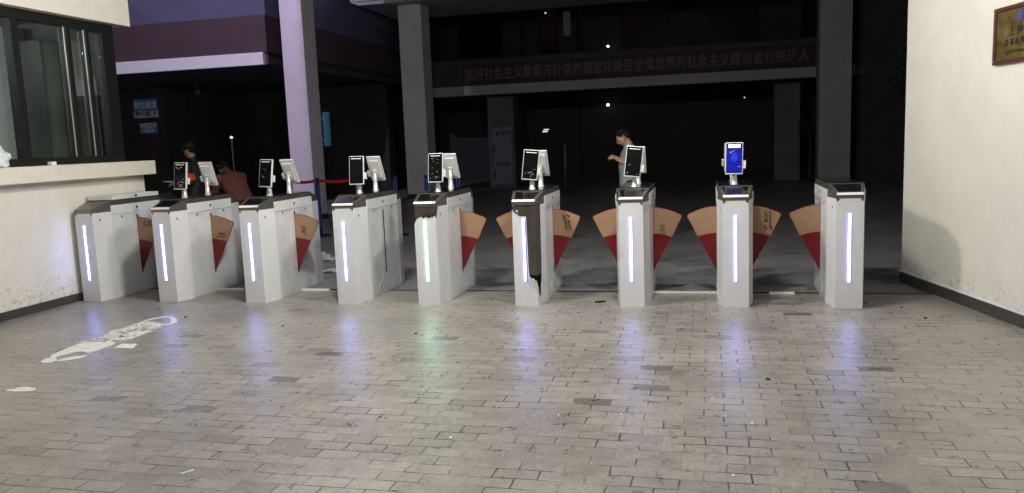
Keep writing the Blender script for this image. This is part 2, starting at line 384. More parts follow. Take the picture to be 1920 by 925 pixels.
# porch globes: two light this place, the street-side one is added fill
for P_, mt_, lb_ in ((LAMP, 'panel_on', 'opal globe lamp hanging before the turnstiles, nearer the booth'), (LAMP2, 'panel_dim', 'opal globe lamp hanging before the turnstiles, nearer the ivory wall'), (FILL_LAMP, 'panel_fill', 'added fill globe lamp hanging on the street side of the porch')):
    t = thing('ceiling_lamp', lb_, 'lamp', P_, 0, 'porch globe lamps')
    g = MB(); g.tube([(0, 0, .180), (0, 0, .185), (0, 0, .20), (0, 0, .22)], [.05, .07, .06, .02], 16); g.build('lamp_cap', M['shell'], t)
    g = MB(); g.ball((0, 0, 0), .19, (1, 1, 1), 0, 32); g.build('globe', M[mt_], t)
    g = MB(); g.tube([(0, 0, .22), (0, 0, 4.2-LAMP.z)], .012); g.build('hanger', M['blackmat'], t)

# ------------------------------------------------------------------ guard booth on the left
b = thing('guard_booth', 'cream rendered guard booth with dark framed sliding window and thick sill', 'booth', (-6.22, 7.85, 0))
def LB(x0, x1, y0, y1, z0, z1, name, mt, bev=0.0):
    q = MB(); q.box(x0+6.22, x1+6.22, y0-7.85, y1-7.85, z0, z1, bev); return q.build(name, mt, b)
LB(-6.47, -6.22, -6, 7.85, 0, 1.232, 'front_wall', M['cream'])
LB(-6.219, -6.205, -6, 7.853, 0, .085, 'skirting', M['skirt'])
LB(-6.50, -6.09, -6, 7.90, 1.232, 1.385, 'sill', M['sill'], .006)
LB(-6.47, -6.22, -6, 7.87, 2.868, 4.2, 'upper_wall', M['cream'])
LB(-9.6, -6.47, 7.64, 7.715, 0, 4.2, 'end_wall', M['room'])
LB(-9.6, -6.47, 7.716, 7.85, 0, 1.231, 'end_wall', M['cream'])
LB(-9.6, -6.47, 7.716, 7.87, 2.868, 4.2, 'end_wall', M['cream'])
LB(-9.8, -9.6, -6, 7.85, 0, 4.2, 'back_wall', M['room'])
LB(-9.6, -6.47, -6, 7.64, 2.95, 3.05, 'inner_ceiling', M['room'])
# joinery
X0, X1 = -6.41, -6.33
LB(X0, X1, -1, 7.66, 1.386, 1.46, 'window_frame', M['alu'], .003)
LB(X0, X1, -1, 7.66, 2.775, 2.866, 'window_frame', M['alu'], .003)
for y0, y1 in ((6.35, 6.435), (7.03, 7.085), (7.30, 7.345), (7.53, 7.66)):
    LB(X0-.002, X1+.012, y0, y1, 1.461, 2.774, 'mullion', M['alu'], .003)
for y0, y1 in ((7.018, 7.027), (7.288, 7.297)):
    LB(X1-.016, X1-.008, y0, y1, 1.461, 2.774, 'glazing_bead', M['pole'])
LB(X0+.01, X1-.01, 4.2, 4.26, 1.461, 2.774, 'mullion', M['alu'], .003)
for y0, y1 in ((4.262, 6.348), (6.437, 7.016), (7.087, 7.286), (7.347, 7.528)):
    LB(-6.372, -6.366, y0, y1, 1.461, 2.774, 'window_pane', M['glass'])
q = MB(); q.tube([(-6.31+6.22, 6.40-7.85, 1.98), (-6.28+6.22, 6.40-7.85, 1.97), (-6.27+6.22, 6.34-7.85, 1.95)], .009, 8); q.build('window_latch', M['alu'], b)
LB(-6.475, -6.335, 7.662, 7.725, 1.386, 2.867, 'corner_post', M['alu'], .003)
# inside: cupboard, board, pale counter
LB(-7.30, -6.90, 7.30, 7.638, 0, 2.72, 'cupboard', M['roomdark'], .01)
LB(-6.899, -6.48, 7.56, 7.637, 0, 2.12, 'dado_board', M['roomdark'], .005)
LB(-6.899, -6.48, 7.575, 7.637, 2.121, 2.30, 'dado_rail', M['conc'], .005)
LB(-9.4, -7.42, 7.40, 7.638, 0, 2.9, 'pale_door', M['bracket'], .008)
bl = bpy.data.objects.new('booth_light', None); C.objects.link(bl); bl.location = (-8.4, 5.2, 2.86); tag(bl, 'short tube lamp on the ceiling inside the guard booth', 'lamp')
q = MB(); q.box(-.06, .06, -.4, .4, .02, .09, .01); q.build('lamp_housing', M['shell'], bl)
q = MB(); q.tube([(0, -.36, 0), (0, .36, 0)], .018, 12); q.build('tube', M['tube_on'], bl)
# small things at the window
g = MB(); random.seed(3)
t_ = bmesh.new(); bmesh.ops.create_icosphere(t_, subdivisions=3, radius=.1)
for v in t_.verts:
    k = 1+random.uniform(-.16, .16); v.co = Vector((v.co.x*.75*k, v.co.y*1.25*k, max(-.085, v.co.z*1.25*k)))
    if v.co.z > .05: v.co.x *= .62; v.co.y *= .7
g.add(t_); o = g.build('plastic_bag', M['bag']); o.location = (-6.17, 5.88, 1.475)
tag(o, 'crumpled milky plastic bag on the booth sill at the left edge', 'bag')
g = MB(); g.box(-.025, .025, -.032, .032, 0, .034, .005); o = g.build('small_box', M['whitestrip']); o.location = (-6.26, 6.60, 1.386)
tag(o, 'tiny white box standing on the booth sill', 'box')
g = MB(); g.box(-.03, .03, -.04, .04, 0, .06, .006); o = g.build('paper_carton', M['signwhite']); o.location = (-6.46, 6.93, 1.386)
tag(o, 'small pale carton inside the booth window', 'carton')

# ------------------------------------------------------------------ right wall
RA = R(12.27)
w = thing('gate_wall', 'ivory rendered wall with dark skirting right of the turnstiles', 'wall', (1.757, 8.02, 0), RA)
# local -y runs along the wall towards the camera, +x into the wall
def RB(x0, x1, y0, y1, z0, z1, name, mt, bev=0.0):
    q = MB(); q.box(x0, x1, y0, y1, z0, z1, bev); return q.build(name, mt, w)
RB(0, .35, -12, -.975, .0, 4.2, 'rendered_wall', M['cream2'])
RB(.004, .35, -.973, 0, .0, 4.2, 'wall_end', M['cream2'])
RB(-.014, -.001, -12, .004, 0, .098, 'skirting', M['skirt'])
RB(-.018, -.003, -12, .006, .0985, .112, 'skirting_cap', M['conc'])
p = thing('plaque', 'brass plaque in a dark red wooden frame high on the right wall', 'plaque')
p.matrix_world = Matrix.Translation((1.757, 8.02, 0)) @ Matrix.Rotation(RA, 4, 'Z') @ Matrix.Translation((0, -1.415, 1.857))
def frame_bar(y0, y1, z0, z1):
    q = MB(); q.box(-.03, -.002, y0, y1, z0, z1, .005); q.build('frame', M['wood'], p)
PW, PH = .62, .40
frame_bar(-PW, 0, 0, .03); frame_bar(-PW, 0, PH-.03, PH); frame_bar(-.03, 0, .031, PH-.031); frame_bar(-PW, -PW+.03, .031, PH-.031)
q = MB(); q.box(-.018, -.004, -PW+.031, -.031, .031, PH-.031); q.build('brass_plate', M['brass'], p)
def plaque_text(s_, size, y, z, sx=1, bold=0):
    me = text_mesh('lettering', s_, size, M['engrave'], sx, 1.05, bold)
    # text x -> local -y (towards the camera is to the right in the photo), text y -> z, facing -x
    me.transform(Matrix(((0, 0, -1, -.0195), (-1, 0, 0, y), (0, 1, 0, z), (0, 0, 0, 1))))
    link('lettering', me, p)
plaque_text('上 海 市', .068, -.31, .215, 1.1, .002)
plaque_text('普 通 高 等 学 校', .05, -.31, .143, .92, .001)
plaque_text('PUTONG GAODENG XUEXIAO', .024, -.31, .078, 1.0, .0005)
q = MB(); q.disc((-.0185, -.31, .315), .042, (-1, 0, 0), .004, 20); q.disc((-.0225, -.31, .315), .028, (-1, 0, 0), .003, 20); q.build('emblem', M['signtext'], p)

# ------------------------------------------------------------------ turnstiles
W2, FW, CD, L = .1425, .1005, .215, 1.18
def hull(e=0.0, y0=None):
    a, bq = FW+e, W2+e
    return [(-a, -e), (a, -e), (bq, CD), (bq, L-CD), (a, L+e), (-a, L+e), (-bq, L-CD), (-bq, CD)]
MC = {}
def cached(key, fn):
    if key not in MC: MC[key] = fn()
    return MC[key]
LC = math.hypot(W2-FW, CD)
def upos(u):
    if u < -FW: k = (-FW-u)/LC; return (-FW-(W2-FW)*k, CD*k)
    if u > FW: k = (u-FW)/LC; return (FW+(W2-FW)*k, CD*k)
    return (u, 0)
def top_normal(u):
    a = abs(u)
    if a > FW: return .893
    if a > FW-.016: return .872
    if a > FW-.022: return .872+.02*(FW-.016-a)/.006
    return .892
def top_slipped(u):                    # cover slid down on the front, chamfer still up on the right
    if u < -FW: return .74-.02*(-FW-u)
    if u > FW+.02: return .893 if u > FW+.05 else .80+.093*math.sin((u-FW-.02)/.03*math.pi/2)
    if u > .07: return .80+.012*math.sin(u*160)
    if u < -.06: return .74+.055*math.sin((u+FW)/.041*math.pi/2)
    return .797+.006*math.sin(u*120)
def top_torn(u):                       # cover ripped away right of the light strip
    if u < -FW: return .84
    if u < -.085: return .84-.012*(u+FW)/.015
    if u < -.040: return .812+.016*math.cos((u+.085)/.045*math.pi)
    if u < .022: return .792
    if u < .03: return .792-(u-.022)/.008*.535
    if u < .095: return .257-.03*((u-.03)/.065)**1.5+.006*math.sin(u*210)
    if u < .165: return .227-.15*math.sin((u-.095)/.07*math.pi/2)+.008*math.sin(u*170)
    if u < .205: return .077+.19*((u-.165)/.04)**.8
    return .267+.62*min(1, (u-.205)/.012)
def cover_mesh(topf, rear=False, curl=False):
    bm = bmesh.new(); us = []
    n1, n2 = 30, 48
    us += [-FW-LC+LC*i/n1 for i in range(n1)] + [-FW+2*FW*i/n2 for i in range(n2)] + [FW+LC*i/n1 for i in range(n1+1)]
    rows = []
    for u in us:
        x, y = upos(u); t = topf(u); col = []
        for k in range(9):
            z = .004+(t-.004)*k/8
            ox = oy = 0
            if curl and .03 < u < .2 and k >= 6:
                c = (k-5)/3*.016*(1+.5*math.sin(u*90)); oy = -c; ox = c*.3
            col.append(bm.verts.new((x+ox, y+oy, z)))
        rows.append(col)
    for i in range(len(rows)-1):
        for k in range(8): bm.faces.new((rows[i][k], rows[i+1][k], rows[i+1][k+1], rows[i][k+1]))
    bmesh.ops.recalc_face_normals(bm, faces=bm.faces)
    # make it face outwards and give it sheet thickness
    fc = min(bm.faces, key=lambda q: q.calc_center_median().y)
    if fc.normal.y > 0: bmesh.ops.reverse_faces(bm, faces=bm.faces)
    bmesh.ops.solidify(bm, geom=list(bm.faces), thickness=-.003)
    if rear: bmesh.ops.transform(bm, matrix=Matrix.Translation((0, L, 0)) @ Matrix.Rotation(math.pi, 4, 'Z'), verts=bm.verts)
    me = bpy.data.meshes.new('cover'); bm.to_mesh(me); bm.free(); me.materials.append(M['cover']); return me

def core_mesh(kind):
    g = MB()
    if kind == 'torn':
        # full cabinet behind, only a short bare column in front, black void below it
        g.poly([(-W2+.003, CD), (W2-.003, CD), (W2-.003, L-CD), (FW-.003, L-.003), (-FW+.003, L-.003), (-W2+.003, L-CD)], .02, .89)
        g.poly([(-FW+.006, .006), (FW-.006, .006), (W2-.006, CD-.001), (-W2+.006, CD-.001)], .272, .89)
        return g.mesh('core', M['bare'])
    g.poly(hull(-.003), .004, .89); return g.mesh('core', M['bare'])

def cap_mesh(flat):
    """stainless cap: sloped reader end towards the lane mouth, mirrored at the far end"""
    g = MB(); t = bmesh.new(); e = .002
    zb = .893
    prof = [(0-e, .932, FW+e), (CD+.02, 1.0, W2+e), (L-CD-.02, 1.0, W2+e), (L+e, .932, FW+e)]
    top = []; bot = []
    for y, z, hw in prof:
        top.append((t.verts.new((-hw, y, z)), t.verts.new((hw, y, z))))
    ys = [(-e, FW+e), (CD, W2+e), (L-CD, W2+e), (L+e, FW+e)]
    for y, hw in ys: bot.append((t.verts.new((-hw, y, zb)), t.verts.new((hw, y, zb))))
    for i in range(3):
        t.faces.new((top[i][0], top[i][1], top[i+1][1], top[i+1][0]))
        t.faces.new((bot[i][0], bot[i][1], bot[i+1][1], bot[i+1][0]))
        for s_ in (0, 1): t.faces.new((top[i][s_], top[i+1][s_], bot[i+1][s_], bot[i][s_]))
    t.faces.new((top[0][0], top[0][1], bot[0][1], bot[0][0])); t.faces.new((top[3][0], top[3][1], bot[3][1], bot[3][0]))
    g.add(t); 
    return g.mesh('cap', M['steel'])

def wing_outline(inset=0.0):
    pts = [(-.03, .800-inset)]
    for k in range(9):
        x = .262*k/8; pts.append((x*.985, .800-.075*(x/.262)**2.0-inset))
    pts[-1] = (.252-inset, .733-inset*.5)
    pts.append((.264-inset, .712)); return pts
def wing_mesh(s_):
    g = MB(); pts = wing_outline()+[(.002, .215), (-.03, .19)]
    g.poly([(s_*(W2+x), z) for x, z in pts], .584, .596, 'xz', 0, .0025); return g.mesh('wing', M['red'])
def film_mesh(s_):
    g = MB(); pts = wing_outline(.005)
    low = [(.166, .528), (.11, .545), (.05, .556), (-.03, .560)]
    pts = pts[:-1]+[(.259, .712), (.172, .527)]+low[1:]
    P = [(s_*(W2+x), z) for x, z in pts]
    g.poly(P, .5818, .5836, 'xz'); g.poly(P, .5964, .5982, 'xz'); return g.mesh('film', M['kraft'])
def swirl():
    t = bmesh.new()
    def arc(cx, cy, r, a0, a1, w0):
        pr = None
        for k in range(13):
            a = a0+(a1-a0)*k/12; wd = w0*math.sin(math.pi*(k+.6)/13.2)+.0012
            i_ = t.verts.new((cx+(r-wd)*math.cos(a), cy+(r-wd)*math.sin(a), 0)); o_ = t.verts.new((cx+(r+wd)*math.cos(a), cy+(r+wd)*math.sin(a), 0))
            if pr: t.faces.new((pr[0], pr[1], o_, i_))
            pr = (i_, o_)
    arc(.006, .010, .014, R(20), R(230), .005); arc(-.006, -.010, .014, R(200), R(410), .005)
    bmesh.ops.solidify(t, geom=list(t.faces), thickness=.0006)
    return t
def logo_mesh(x, z, ang, sc=1.0, full=True):
    g = MB(); mt = Matrix.Translation((x, .5812, z)) @ FACE_CAM @ Matrix.Rotation(ang, 4, 'Z') @ Matrix.Scale(sc, 4)
    if full:
        g.add(swirl(), 0, mt @ Matrix.Translation((-.082, -.012, 0)) @ Matrix.Scale(1.25, 4))
    me = text_mesh('t', '尚口智', .037, M['ink'], 1.0, 1.0, .0022); t = bmesh.new(); t.from_mesh(me)
    g.add(t, 0, mt @ Matrix.Translation((.022, .004, 0)))
    me = text_mesh('t', 'SKICHINZHIH', .024, M['ink'], 1.0, 1.0, .0014); t = bmesh.new(); t.from_mesh(me)
    g.add(t, 0, mt @ Matrix.Translation((.0, -.030, 0)))
    me = text_mesh('t', 'kjgs 2019', .010, M['ink'], 1.0, 1.0, 0); t = bmesh.new(); t.from_mesh(me)
    g.add(t, 0, mt @ Matrix.Translation((.03, -.058, 0)))
    return g.mesh('logo', M['ink'])

def side_things(root, s_, door=True, wing=None, slot_open=True):
    x = s_*W2
    def sb(y0, y1, z0, z1, th, bev=0, o0=.0):
        g = MB(); a, c = sorted((x+s_*o0, x+s_*(o0+th))); g.box(a, c, y0, y1, z0, z1, bev); return g
    key = ('side', s_)
    link('side_panel', cached(key+('p',), lambda: sb(.217, L-.217, .004, .856, .002, 0, -.001).mesh('sp', M['side'])), root)
    dr = link('access_door', cached(key+('d',), lambda: sb(.50, .962, .142, .852, .0035, .0006, -.0005).mesh('dr', M['side'])), root)
    vp = link('vent_panel', cached(key+('v',), lambda: sb(.225, .955, .012, .136, .004, .0008, -.0005).mesh('vp', M['side'])), root)
    for yc in (.43, .79):
        def louv(yc=yc):
            g = MB()
            for k in range(4):
                z = .045+.021*k; a, c = sorted((x+s_*.002, x+s_*.0095)); g.box(a, c, yc-.04, yc+.04, z, z+.009, .002)
            return g.mesh('lv', M['bracket'])
        link('louvre', cached(key+('l', yc), louv), vp)
    br = link('side_bracket', cached(key+('b',), lambda: sb(.212, .962, .858, .953, .0075, .001, -.0003).mesh('br', M['bracket'])), root)
    def eye(y, z, r, off):
        return lambda: MB().disc((x+s_*off, y, z), r, (s_, 0, 0), .003).mesh('eye', M['hole'])
    link('sensor', cached(key+('e',), eye(.59, .908, .013, .0065)), br)
    link('sensor', cached(key+('e2',), eye(.085, .82, .013, -.025)), root)
    for yy in (.355, .81):
        def lk(yy=yy):
            g = MB(); g.disc((x+s_*.002, yy, .832), .011, (s_, 0, 0), .006); return g.mesh('lk', M['lock'])
        link('door_lock', cached(key+('k', yy), lk), root)
    link('screw', cached(key+('s',), lambda: MB().disc((x+s_*.003, .53, .25), .007, (s_, 0, 0), .002).disc((x+s_*.003, .55, .66), .006, (s_, 0, 0), .002).mesh('sc', M['hole'])), root)
    link('wing_slot', cached(key+('w',), lambda: sb(.578, .602, .205, .828, .0025, 0, .0020).mesh('ws', M['hole'])), root)

def terminal(root, y, face, tilt, rollz=0, yawz=0, lit=False, glint=None):
    """face-reading terminal on a short pole; face=-1 looks at the camera side"""
    def shell():
        g = MB(); g.box(-.073, .073, -.011, .011, -.137, .137, .006)
        g.box(-.05, .05, .011, .026, -.10, .10, .006); return g.mesh('sh', M['shell'])
    t = link('face_terminal', cached('shell', shell), root)
    rz = (0 if face < 0 else math.pi)+yawz
    t.location = (0, y, 1.225); t.rotation_euler = (R(tilt), R(rollz), rz)
    mt = M['screen_on'] if lit else M['screen']
    link('screen', cached(('scr', lit), lambda: MB().box(-.0665, .0665, -.0128, -.0105, -.126, .130, .001).mesh('scr', mt)), t)
    link('camera_bar', cached(('cb', lit), lambda: MB().box(-.048, .048, -.0148, -.012, (.092 if lit else .108), (.117 if lit else .114), .0008).mesh('cb', M['fill_light'] if lit else M['trim'])), t)
    if lit:
        link('screen_image', cached('core', lambda: MB().poly([(.028*math.cos(k*math.pi/8), .01+.04*math.sin(k*math.pi/8)) for k in range(16)], -.0142, -.0132, 'xz').mesh('sc', M['screen_core'])), t)
    link('card_reader', cached('cr', lambda: MB().box(.074, .096, -.006, .02, -.085, -.02, .003).mesh('cr', M['shell'])), t)
    if glint: link('film_glint', glint(), t)
    # bracket + pole
    hb = MB(); hb.box(-.02, .02, .024, .045, -.06, .0, .004); link('hinge', cached('hb', lambda: hb.mesh('hb', M['pole'])), t)
    dy = .035*(1 if face < 0 else -1)
    def pole():
        g = MB(); g.tube([(0, 0, 1.0), (0, 0, 1.006), (0, 0, 1.012), (0, 0, 1.10), (0, 0, 1.19)], [.036, .036, .027, .021, .016], 14); return g.mesh('po', M['pole'])
    po = link('pole', cached('pole', pole), root); po.location = (0, y+dy, 0)

def glint(seed, n, big):  # glints on the creased screen film, drawn as white slivers
    def fn():
        rnd = random.Random(seed); g = MB()
        for _ in range(n):
            x, z = rnd.uniform(-.045, .045), rnd.choice((rnd.uniform(-.11, -.03), rnd.uniform(-.11, -.06), rnd.uniform(.0, .09)))
            a = rnd.uniform(-.9, .9); ln = rnd.uniform(.008, .03)*big; w_ = rnd.uniform(.0008, .0024)*big
            c, s_ = math.cos(a), math.sin(a)
            P = [(x-c*ln+s_*w_*.2, z-s_*ln), (x+s_*w_, z-c*w_), (x+c*ln, z+s_*ln), (x-s_*w_, z+c*w_)]
            P = [(max(-.06, min(.06, u)), max(-.115, min(.105, v))) for u, v in P]
            g.poly(P, -.0150, -.0136, 'xz')
        return g.mesh('cr', M['glint'])
    return fn

def turnstile(X, Y, label, covers='normal', led='blue', wings=(True, True), logo=None, terms=True, front=None, rear=None, lid=False, extra=None):
    r = thing('turnstile', label, 'turnstile', (X, Y, 0), 0, 'row of flap turnstiles')
    ck = 'torn' if covers == 'torn' else 'full'
    link('cabinet', cached(('core', ck), lambda: core_mesh(ck)), r)
    tf = {'normal': top_normal, 'slipped': top_slipped, 'torn': top_torn}[covers]
    fc = link('front_cover', cached(('cov', covers), lambda: cover_mesh(tf, curl=(covers == 'torn'))), r)
    if covers == 'torn': fc['label'] = 'ripped front cover'
    if covers == 'slipped': fc['label'] = 'front cover slid down'
    link('rear_cover', cached('rcov', lambda: cover_mesh(top_normal, True)), r)
    link('top_cap', cached('cap', lambda: cap_mesh(0)), r)
    def deck(): return MB().box(-W2+.006, W2-.006, CD+.03, L-CD-.03, 1.0005, 1.006, .001).mesh('dk', M['black'])
    link('top_deck', cached('deck', deck), r)
    def reader(rear_):
        g = MB(); a = math.atan2(1.0-.932, CD+.02); nx = .0022
        q = []
        for k, hw in ((.16, .083), (.86, .108)):
            y = (CD+.02)*k; z = .932+(1.0-.932)*k; q.append((hw, y, z))
        t = bmesh.new(); V = []
        for up in (.0006, .0030):
            V.append([t.verts.new((sx*hw, y-math.sin(a)*up, z+math.cos(a)*up)) for (hw, y, z), sx in ((q[0], -1), (q[0], 1), (q[1], 1), (q[1], -1))])
        t.faces.new(V[0]); t.faces.new(V[1])
        for k in range(4): t.faces.new((V[0][k], V[0][(k+1) % 4], V[1][(k+1) % 4], V[1][k]))
        g.add(t, 0, Matrix.Translation((0, L, 0)) @ Matrix.Rotation(math.pi, 4, 'Z') if rear_ else None); return g.mesh('rd', M['black'])
    if not lid: link('reader_glass', cached('rd0', lambda: reader(False)), r)
    link('reader_glass', cached('rd1', lambda: reader(True)), r)
    if not lid:
        link('trim_bar', cached('tb', lambda: MB().poly([(-.007, .921), (-.007, .927), (.008, .9385), (.014, .9385), (.004, .921)], -FW-.001, FW+.001, 'yz').mesh('tb', M['trim'])), r)
    hal = {'blue': 'led_halo', 'green': 'led_halo_g', 'deep': 'led_halo_d'}[led]
    st = link('light_strip', cached(('led', led), lambda: MB().poly(
        [(x, z) for x, z in [(.0085*math.cos(R(a))-.003, (.762+.0085*math.sin(R(a)))) for a in range(0, 181, 30)]+[(.0085*math.cos(R(a))-.003, .228+.0085*math.sin(R(a))) for a in range(180, 361, 30)]],
        -.0085, -.0025, 'xz').mesh('ls', M['led_g' if led == 'green' else 'led'])), r)
    link('strip_halo', cached(('ch', led), lambda: MB().box(-.0145, .0165, -.0052, -.0024, .217, .762, .0006).mesh('ch', M[hal])), st)  # halo around the light strip, put in as a dim glowing backing
    for s_ in (-1, 1): side_things(r, s_)
    for i, s_ in enumerate((-1, 1)):
        if wings[i]:
            wg = link('flap_wing', cached(('wing', s_), lambda: wing_mesh(s_)), r)
            link('kraft_film', cached(('film', s_), lambda: film_mesh(s_)), wg)
            if s_ == 1 and logo: link('logo', logo_mesh(*logo), wg)
    if terms:
        terminal(r, .36, -1, *(front or (-9, 0, 0)), **(extra or {}))
        terminal(r, .82, 1, *(rear or (-27, 0, 0)))
    if lid:
        def lidm():
            g = MB(); g.box(-W2-.002, W2+.008, .235, .955, 1.007, 1.050, .004); return g.mesh('lid', M['bracket'])
        ld = link('raised_lid', lidm(), r)
        link('lid_knob', MB().disc((W2+.008, .59, 1.03), .012, (1, 0, 0), .008).mesh('kn', M['hole']), ld)
    return r

XS = [-6.043, -5.162, -4.208, -3.25, -2.458, -1.554, -.629, .225, 1.101]
YS = [6.69+.01*i for i in range(9)]
NB = (-9, 0, 0)
turnstile(XS[0], YS[0], 'grey turnstile tight against the booth wall, without screens, under a raised white lid', wings=(False, True), terms=False, lid=True, logo=(.30, .735, R(0), .8))
turnstile(XS[1], YS[1], 'turnstile next to the one at the booth wall, its screen film showing white glints', logo=(.25, .60, R(0), .75, False), front=(-9, 0, R(-2)), extra=dict(glint=glint(5, 9, 1.15)), rear=(-24, 0, R(6)))
turnstile(XS[2], YS[2], 'turnstile standing before the lavender lit column, kraft wing out on its right', logo=(.235, .63, R(90), .7, False), front=(-9, 2, R(-6)), extra=dict(glint=glint(8, 2, .8)))
turnstile(XS[3], YS[3], 'turnstile with no kraft wing showing and an empty slot on its right side', wings=(False, False), front=(-8, 0, R(4)))
turnstile(XS[4], YS[4], 'turnstile with greenish white light strip and its front cover slid down', 'slipped', 'green', (False, True), extra=dict(glint=glint(21, 16, .6)))
turnstile(XS[5], YS[5], 'turnstile with ripped front cover baring brown steel beside a deep blue light', 'torn', 'deep', logo=(.290, .665, R(-82), .85), front=(-6, 6, 0), extra=dict(glint=glint(14, 8, .8)))
turnstile(XS[6], YS[6], 'turnstile in front of the man with the phone, dark tilted screen', logo=(.225, .60, R(90), .6, True), front=(-8, 7, R(3)), extra=dict(glint=glint(31, 3, .8)))
t8 = turnstile(XS[7], YS[7], 'turnstile with a glowing blue screen under a white lamp bar', logo=(.285, .680, R(90), .95), front=(-9, 1, R(-3)), extra=dict(lit=True, glint=glint(3, 4, .7)))
turnstile(XS[8], YS[8], 'turnstile nearest the ivory right wall, without screens, wing only on its left', wings=(True, False), terms=False)
# frayed cable ends where the covers are broken
for (X, Y), pts in (((XS[4], YS[4]), [(-.02, .80), (.0, .835), (.03, .825), (.05, .85), (.085, .835), (.10, .86)]), ((XS[4], YS[4]), [(.02, .80), (.05, .82), (.075, .812), (.09, .84)]),
                    ((XS[5], YS[5]), [(-.085, .83), (-.06, .845), (-.045, .80)])):
    par = [o for o in bpy.data.objects if o.name.startswith('turnstile') and abs(o.location.x-X) < .01][0]
    g = MB(); g.tube([(a, -.006-.006*(i % 2), z) for i, (a, z) in enumerate(pts)], .004, 6); g.build('loose_cable', M['blackmat'] if pts[0][0] > -.05 else M['lock'], par)

# ------------------------------------------------------------------ floor marking, litter
def flat(name, polys, mt, z0=.0045, z1=.0062):
    g = MB()
    for p_ in polys: g.poly(p_, z0, z1)
    return g.build(name, mt)
def ell(cx, cy, ax, ay, rot, n=18, jag=.06, seed=1):
    rnd = random.Random(seed); c, s_ = math.cos(rot), math.sin(rot); P = []
    for k in range(n):
        a = 2*math.pi*k/n; q = 1+rnd.uniform(-jag, jag); u, v = ax*q*math.cos(a), ay*q*math.sin(a); P.append((cx+u*c-v*s_, cy+u*s_+v*c))
    return P
def jag(pts, seed, amp=.012, step=.05):
    rnd = random.Random(seed); out = []
    for i, a in enumerate(pts):
        b_ = pts[(i+1) % len(pts)]; n = max(1, int(math.hypot(b_[0]-a[0], b_[1]-a[1])/step))
        for k in range(n):
            f_ = k/n; out.append((a[0]+(b_[0]-a[0])*f_+rnd.uniform(-amp, amp), a[1]+(b_[1]-a[1])*f_+rnd.uniform(-amp, amp)))
    return out
mk = thing('floor_marking', 'worn white painted marking on the pavers in front of the booth', 'floor marking', (-4.6, 5.2, 0))
def local(ps): return [[(x+4.6, y-5.2) for x, y in p_] for p_ in ps]
solid = [(-4.72, 4.74), (-4.76, 4.86), (-4.785, 4.99), (-4.79, 5.115), (-4.66, 5.19), (-4.49, 5.16), (-4.475, 5.06), (-4.485, 4.86), (-4.52, 4.875), (-4.575, 4.90), (-4.62, 4.87), (-4.655, 4.79), (-4.67, 4.72)]
o = flat('painted_shape', local([jag(solid, 2, .007), ell(-4.64, 4.66, .05, .085, R(35), 18, .05, 4), ell(-4.505, 4.72, .045, .10, R(-38), 18, .07, 5),
     [(-4.40, 5.035), (-4.425, 5.147), (-4.295, 5.16), (-4.225, 5.024)], [(-4.262, 3.977), (-4.33, 3.985), (-4.345, 4.01), (-4.30, 4.03), (-4.31, 4.05), (-4.25, 4.075), (-4.18, 4.065), (-4.15, 4.035), (-4.144, 4.002), (-4.19, 3.985)]]), M['paint']); o.parent = mk
# glyph zone: two worn columns of big characters between the solid patch and the rounded end
for j, (s_, x, y) in enumerate((('请', -4.70, 5.29), ('依', -4.55, 5.27), ('次', -4.71, 5.45), ('刷', -4.555, 5.43), ('脸', -4.72, 5.61), ('进', -4.565, 5.59), ('出', -4.73, 5.77), ('入', -4.58, 5.73))):
    me = text_mesh('lettering', s_, .185, M['paint'], .98, 1, .010); me.transform(Matrix.Translation((x+4.6, y-5.2, .0055)) @ Matrix.Rotation(R(4), 4, 'Z')); link('lettering', me, mk)
rnd = random.Random(12); ch = []
for k in range(44):
    v = rnd.random(); y = 5.16+.66*v; x = rnd.uniform(-4.80, -4.49)-.03*v; ch.append(ell(x, y, rnd.uniform(.01, .045), rnd.uniform(.006, .022), rnd.uniform(0, 3), 9, .35, k))
g = MB()
for k, p_ in enumerate(local(ch)): g.poly(p_, .0045, .0066+.00005*k)
g.build('paint_flakes', M['paint'], mk)
ring = [(-4.80, 5.80), (-4.81, 5.92), (-4.79, 6.01), (-4.73, 6.06), (-4.65, 6.05), (-4.56, 5.96), (-4.49, 5.86), (-4.475, 5.79), (-4.52, 5.77), (-4.62, 5.78)]
g = MB()
for i in range(len(ring)):
    a, b_ = Vector(ring[i]), Vector(ring[(i+1) % len(ring)]); d = (b_-a).normalized(); nn = Vector((-d.y, d.x))*(.013+.006*(i % 3))
    P = [a-d*.01+nn, b_+d*.01+nn, b_+d*.01-nn, a-d*.01-nn]; g.poly([(v.x+4.6, v.y-5.2) for v in P], .0045+.0001*i, .0060+.0001*i)
g.build('painted_outline', M['paint'], mk)

for x, y in ((.083, 4.091), (-.447, 4.055), (-.773, 3.996), (.10, 3.358), (.21, 4.007), (-3.749, 4.236), (-1.246, 3.61), (.018, 4.374)):
    tag(flat('litter_scrap', [ell(0, 0, .009, .005, x*9, 8, .35, int(abs(x*100)))], M['whitestrip'], .004, .006), 'tiny white scrap of litter lying on the pavers', 'litter', 'white scraps on the paving').location = (x, y, 0)
for x, y in ((-2.19, 5.654), (.339, 4.755), (1.504, 6.818), (1.59, 6.443), (-3.416, 5.807), (-4.522, 6.068)):
    tag(flat('dirt_crumb', [ell(0, 0, .015, .009, x*5, 9, .4, int(abs(x*100)))], M['blackmat'], .004, .011), 'small black crumb of dirt lying on the pavers', 'litter', 'dark crumbs on the paving').location = (x, y, 0)
tag(flat('cigarette_end', [[(-.03, -.004), (.03, -.004), (.03, .004), (-.03, .004)]], M['whitestrip'], .004, .011), 'thin white stick on the pavers near the bottom left', 'litter').location = (-2.32, 3.024, 0)
bpy.data.objects['cigarette_end'].rotation_euler = (0, 0, R(55))
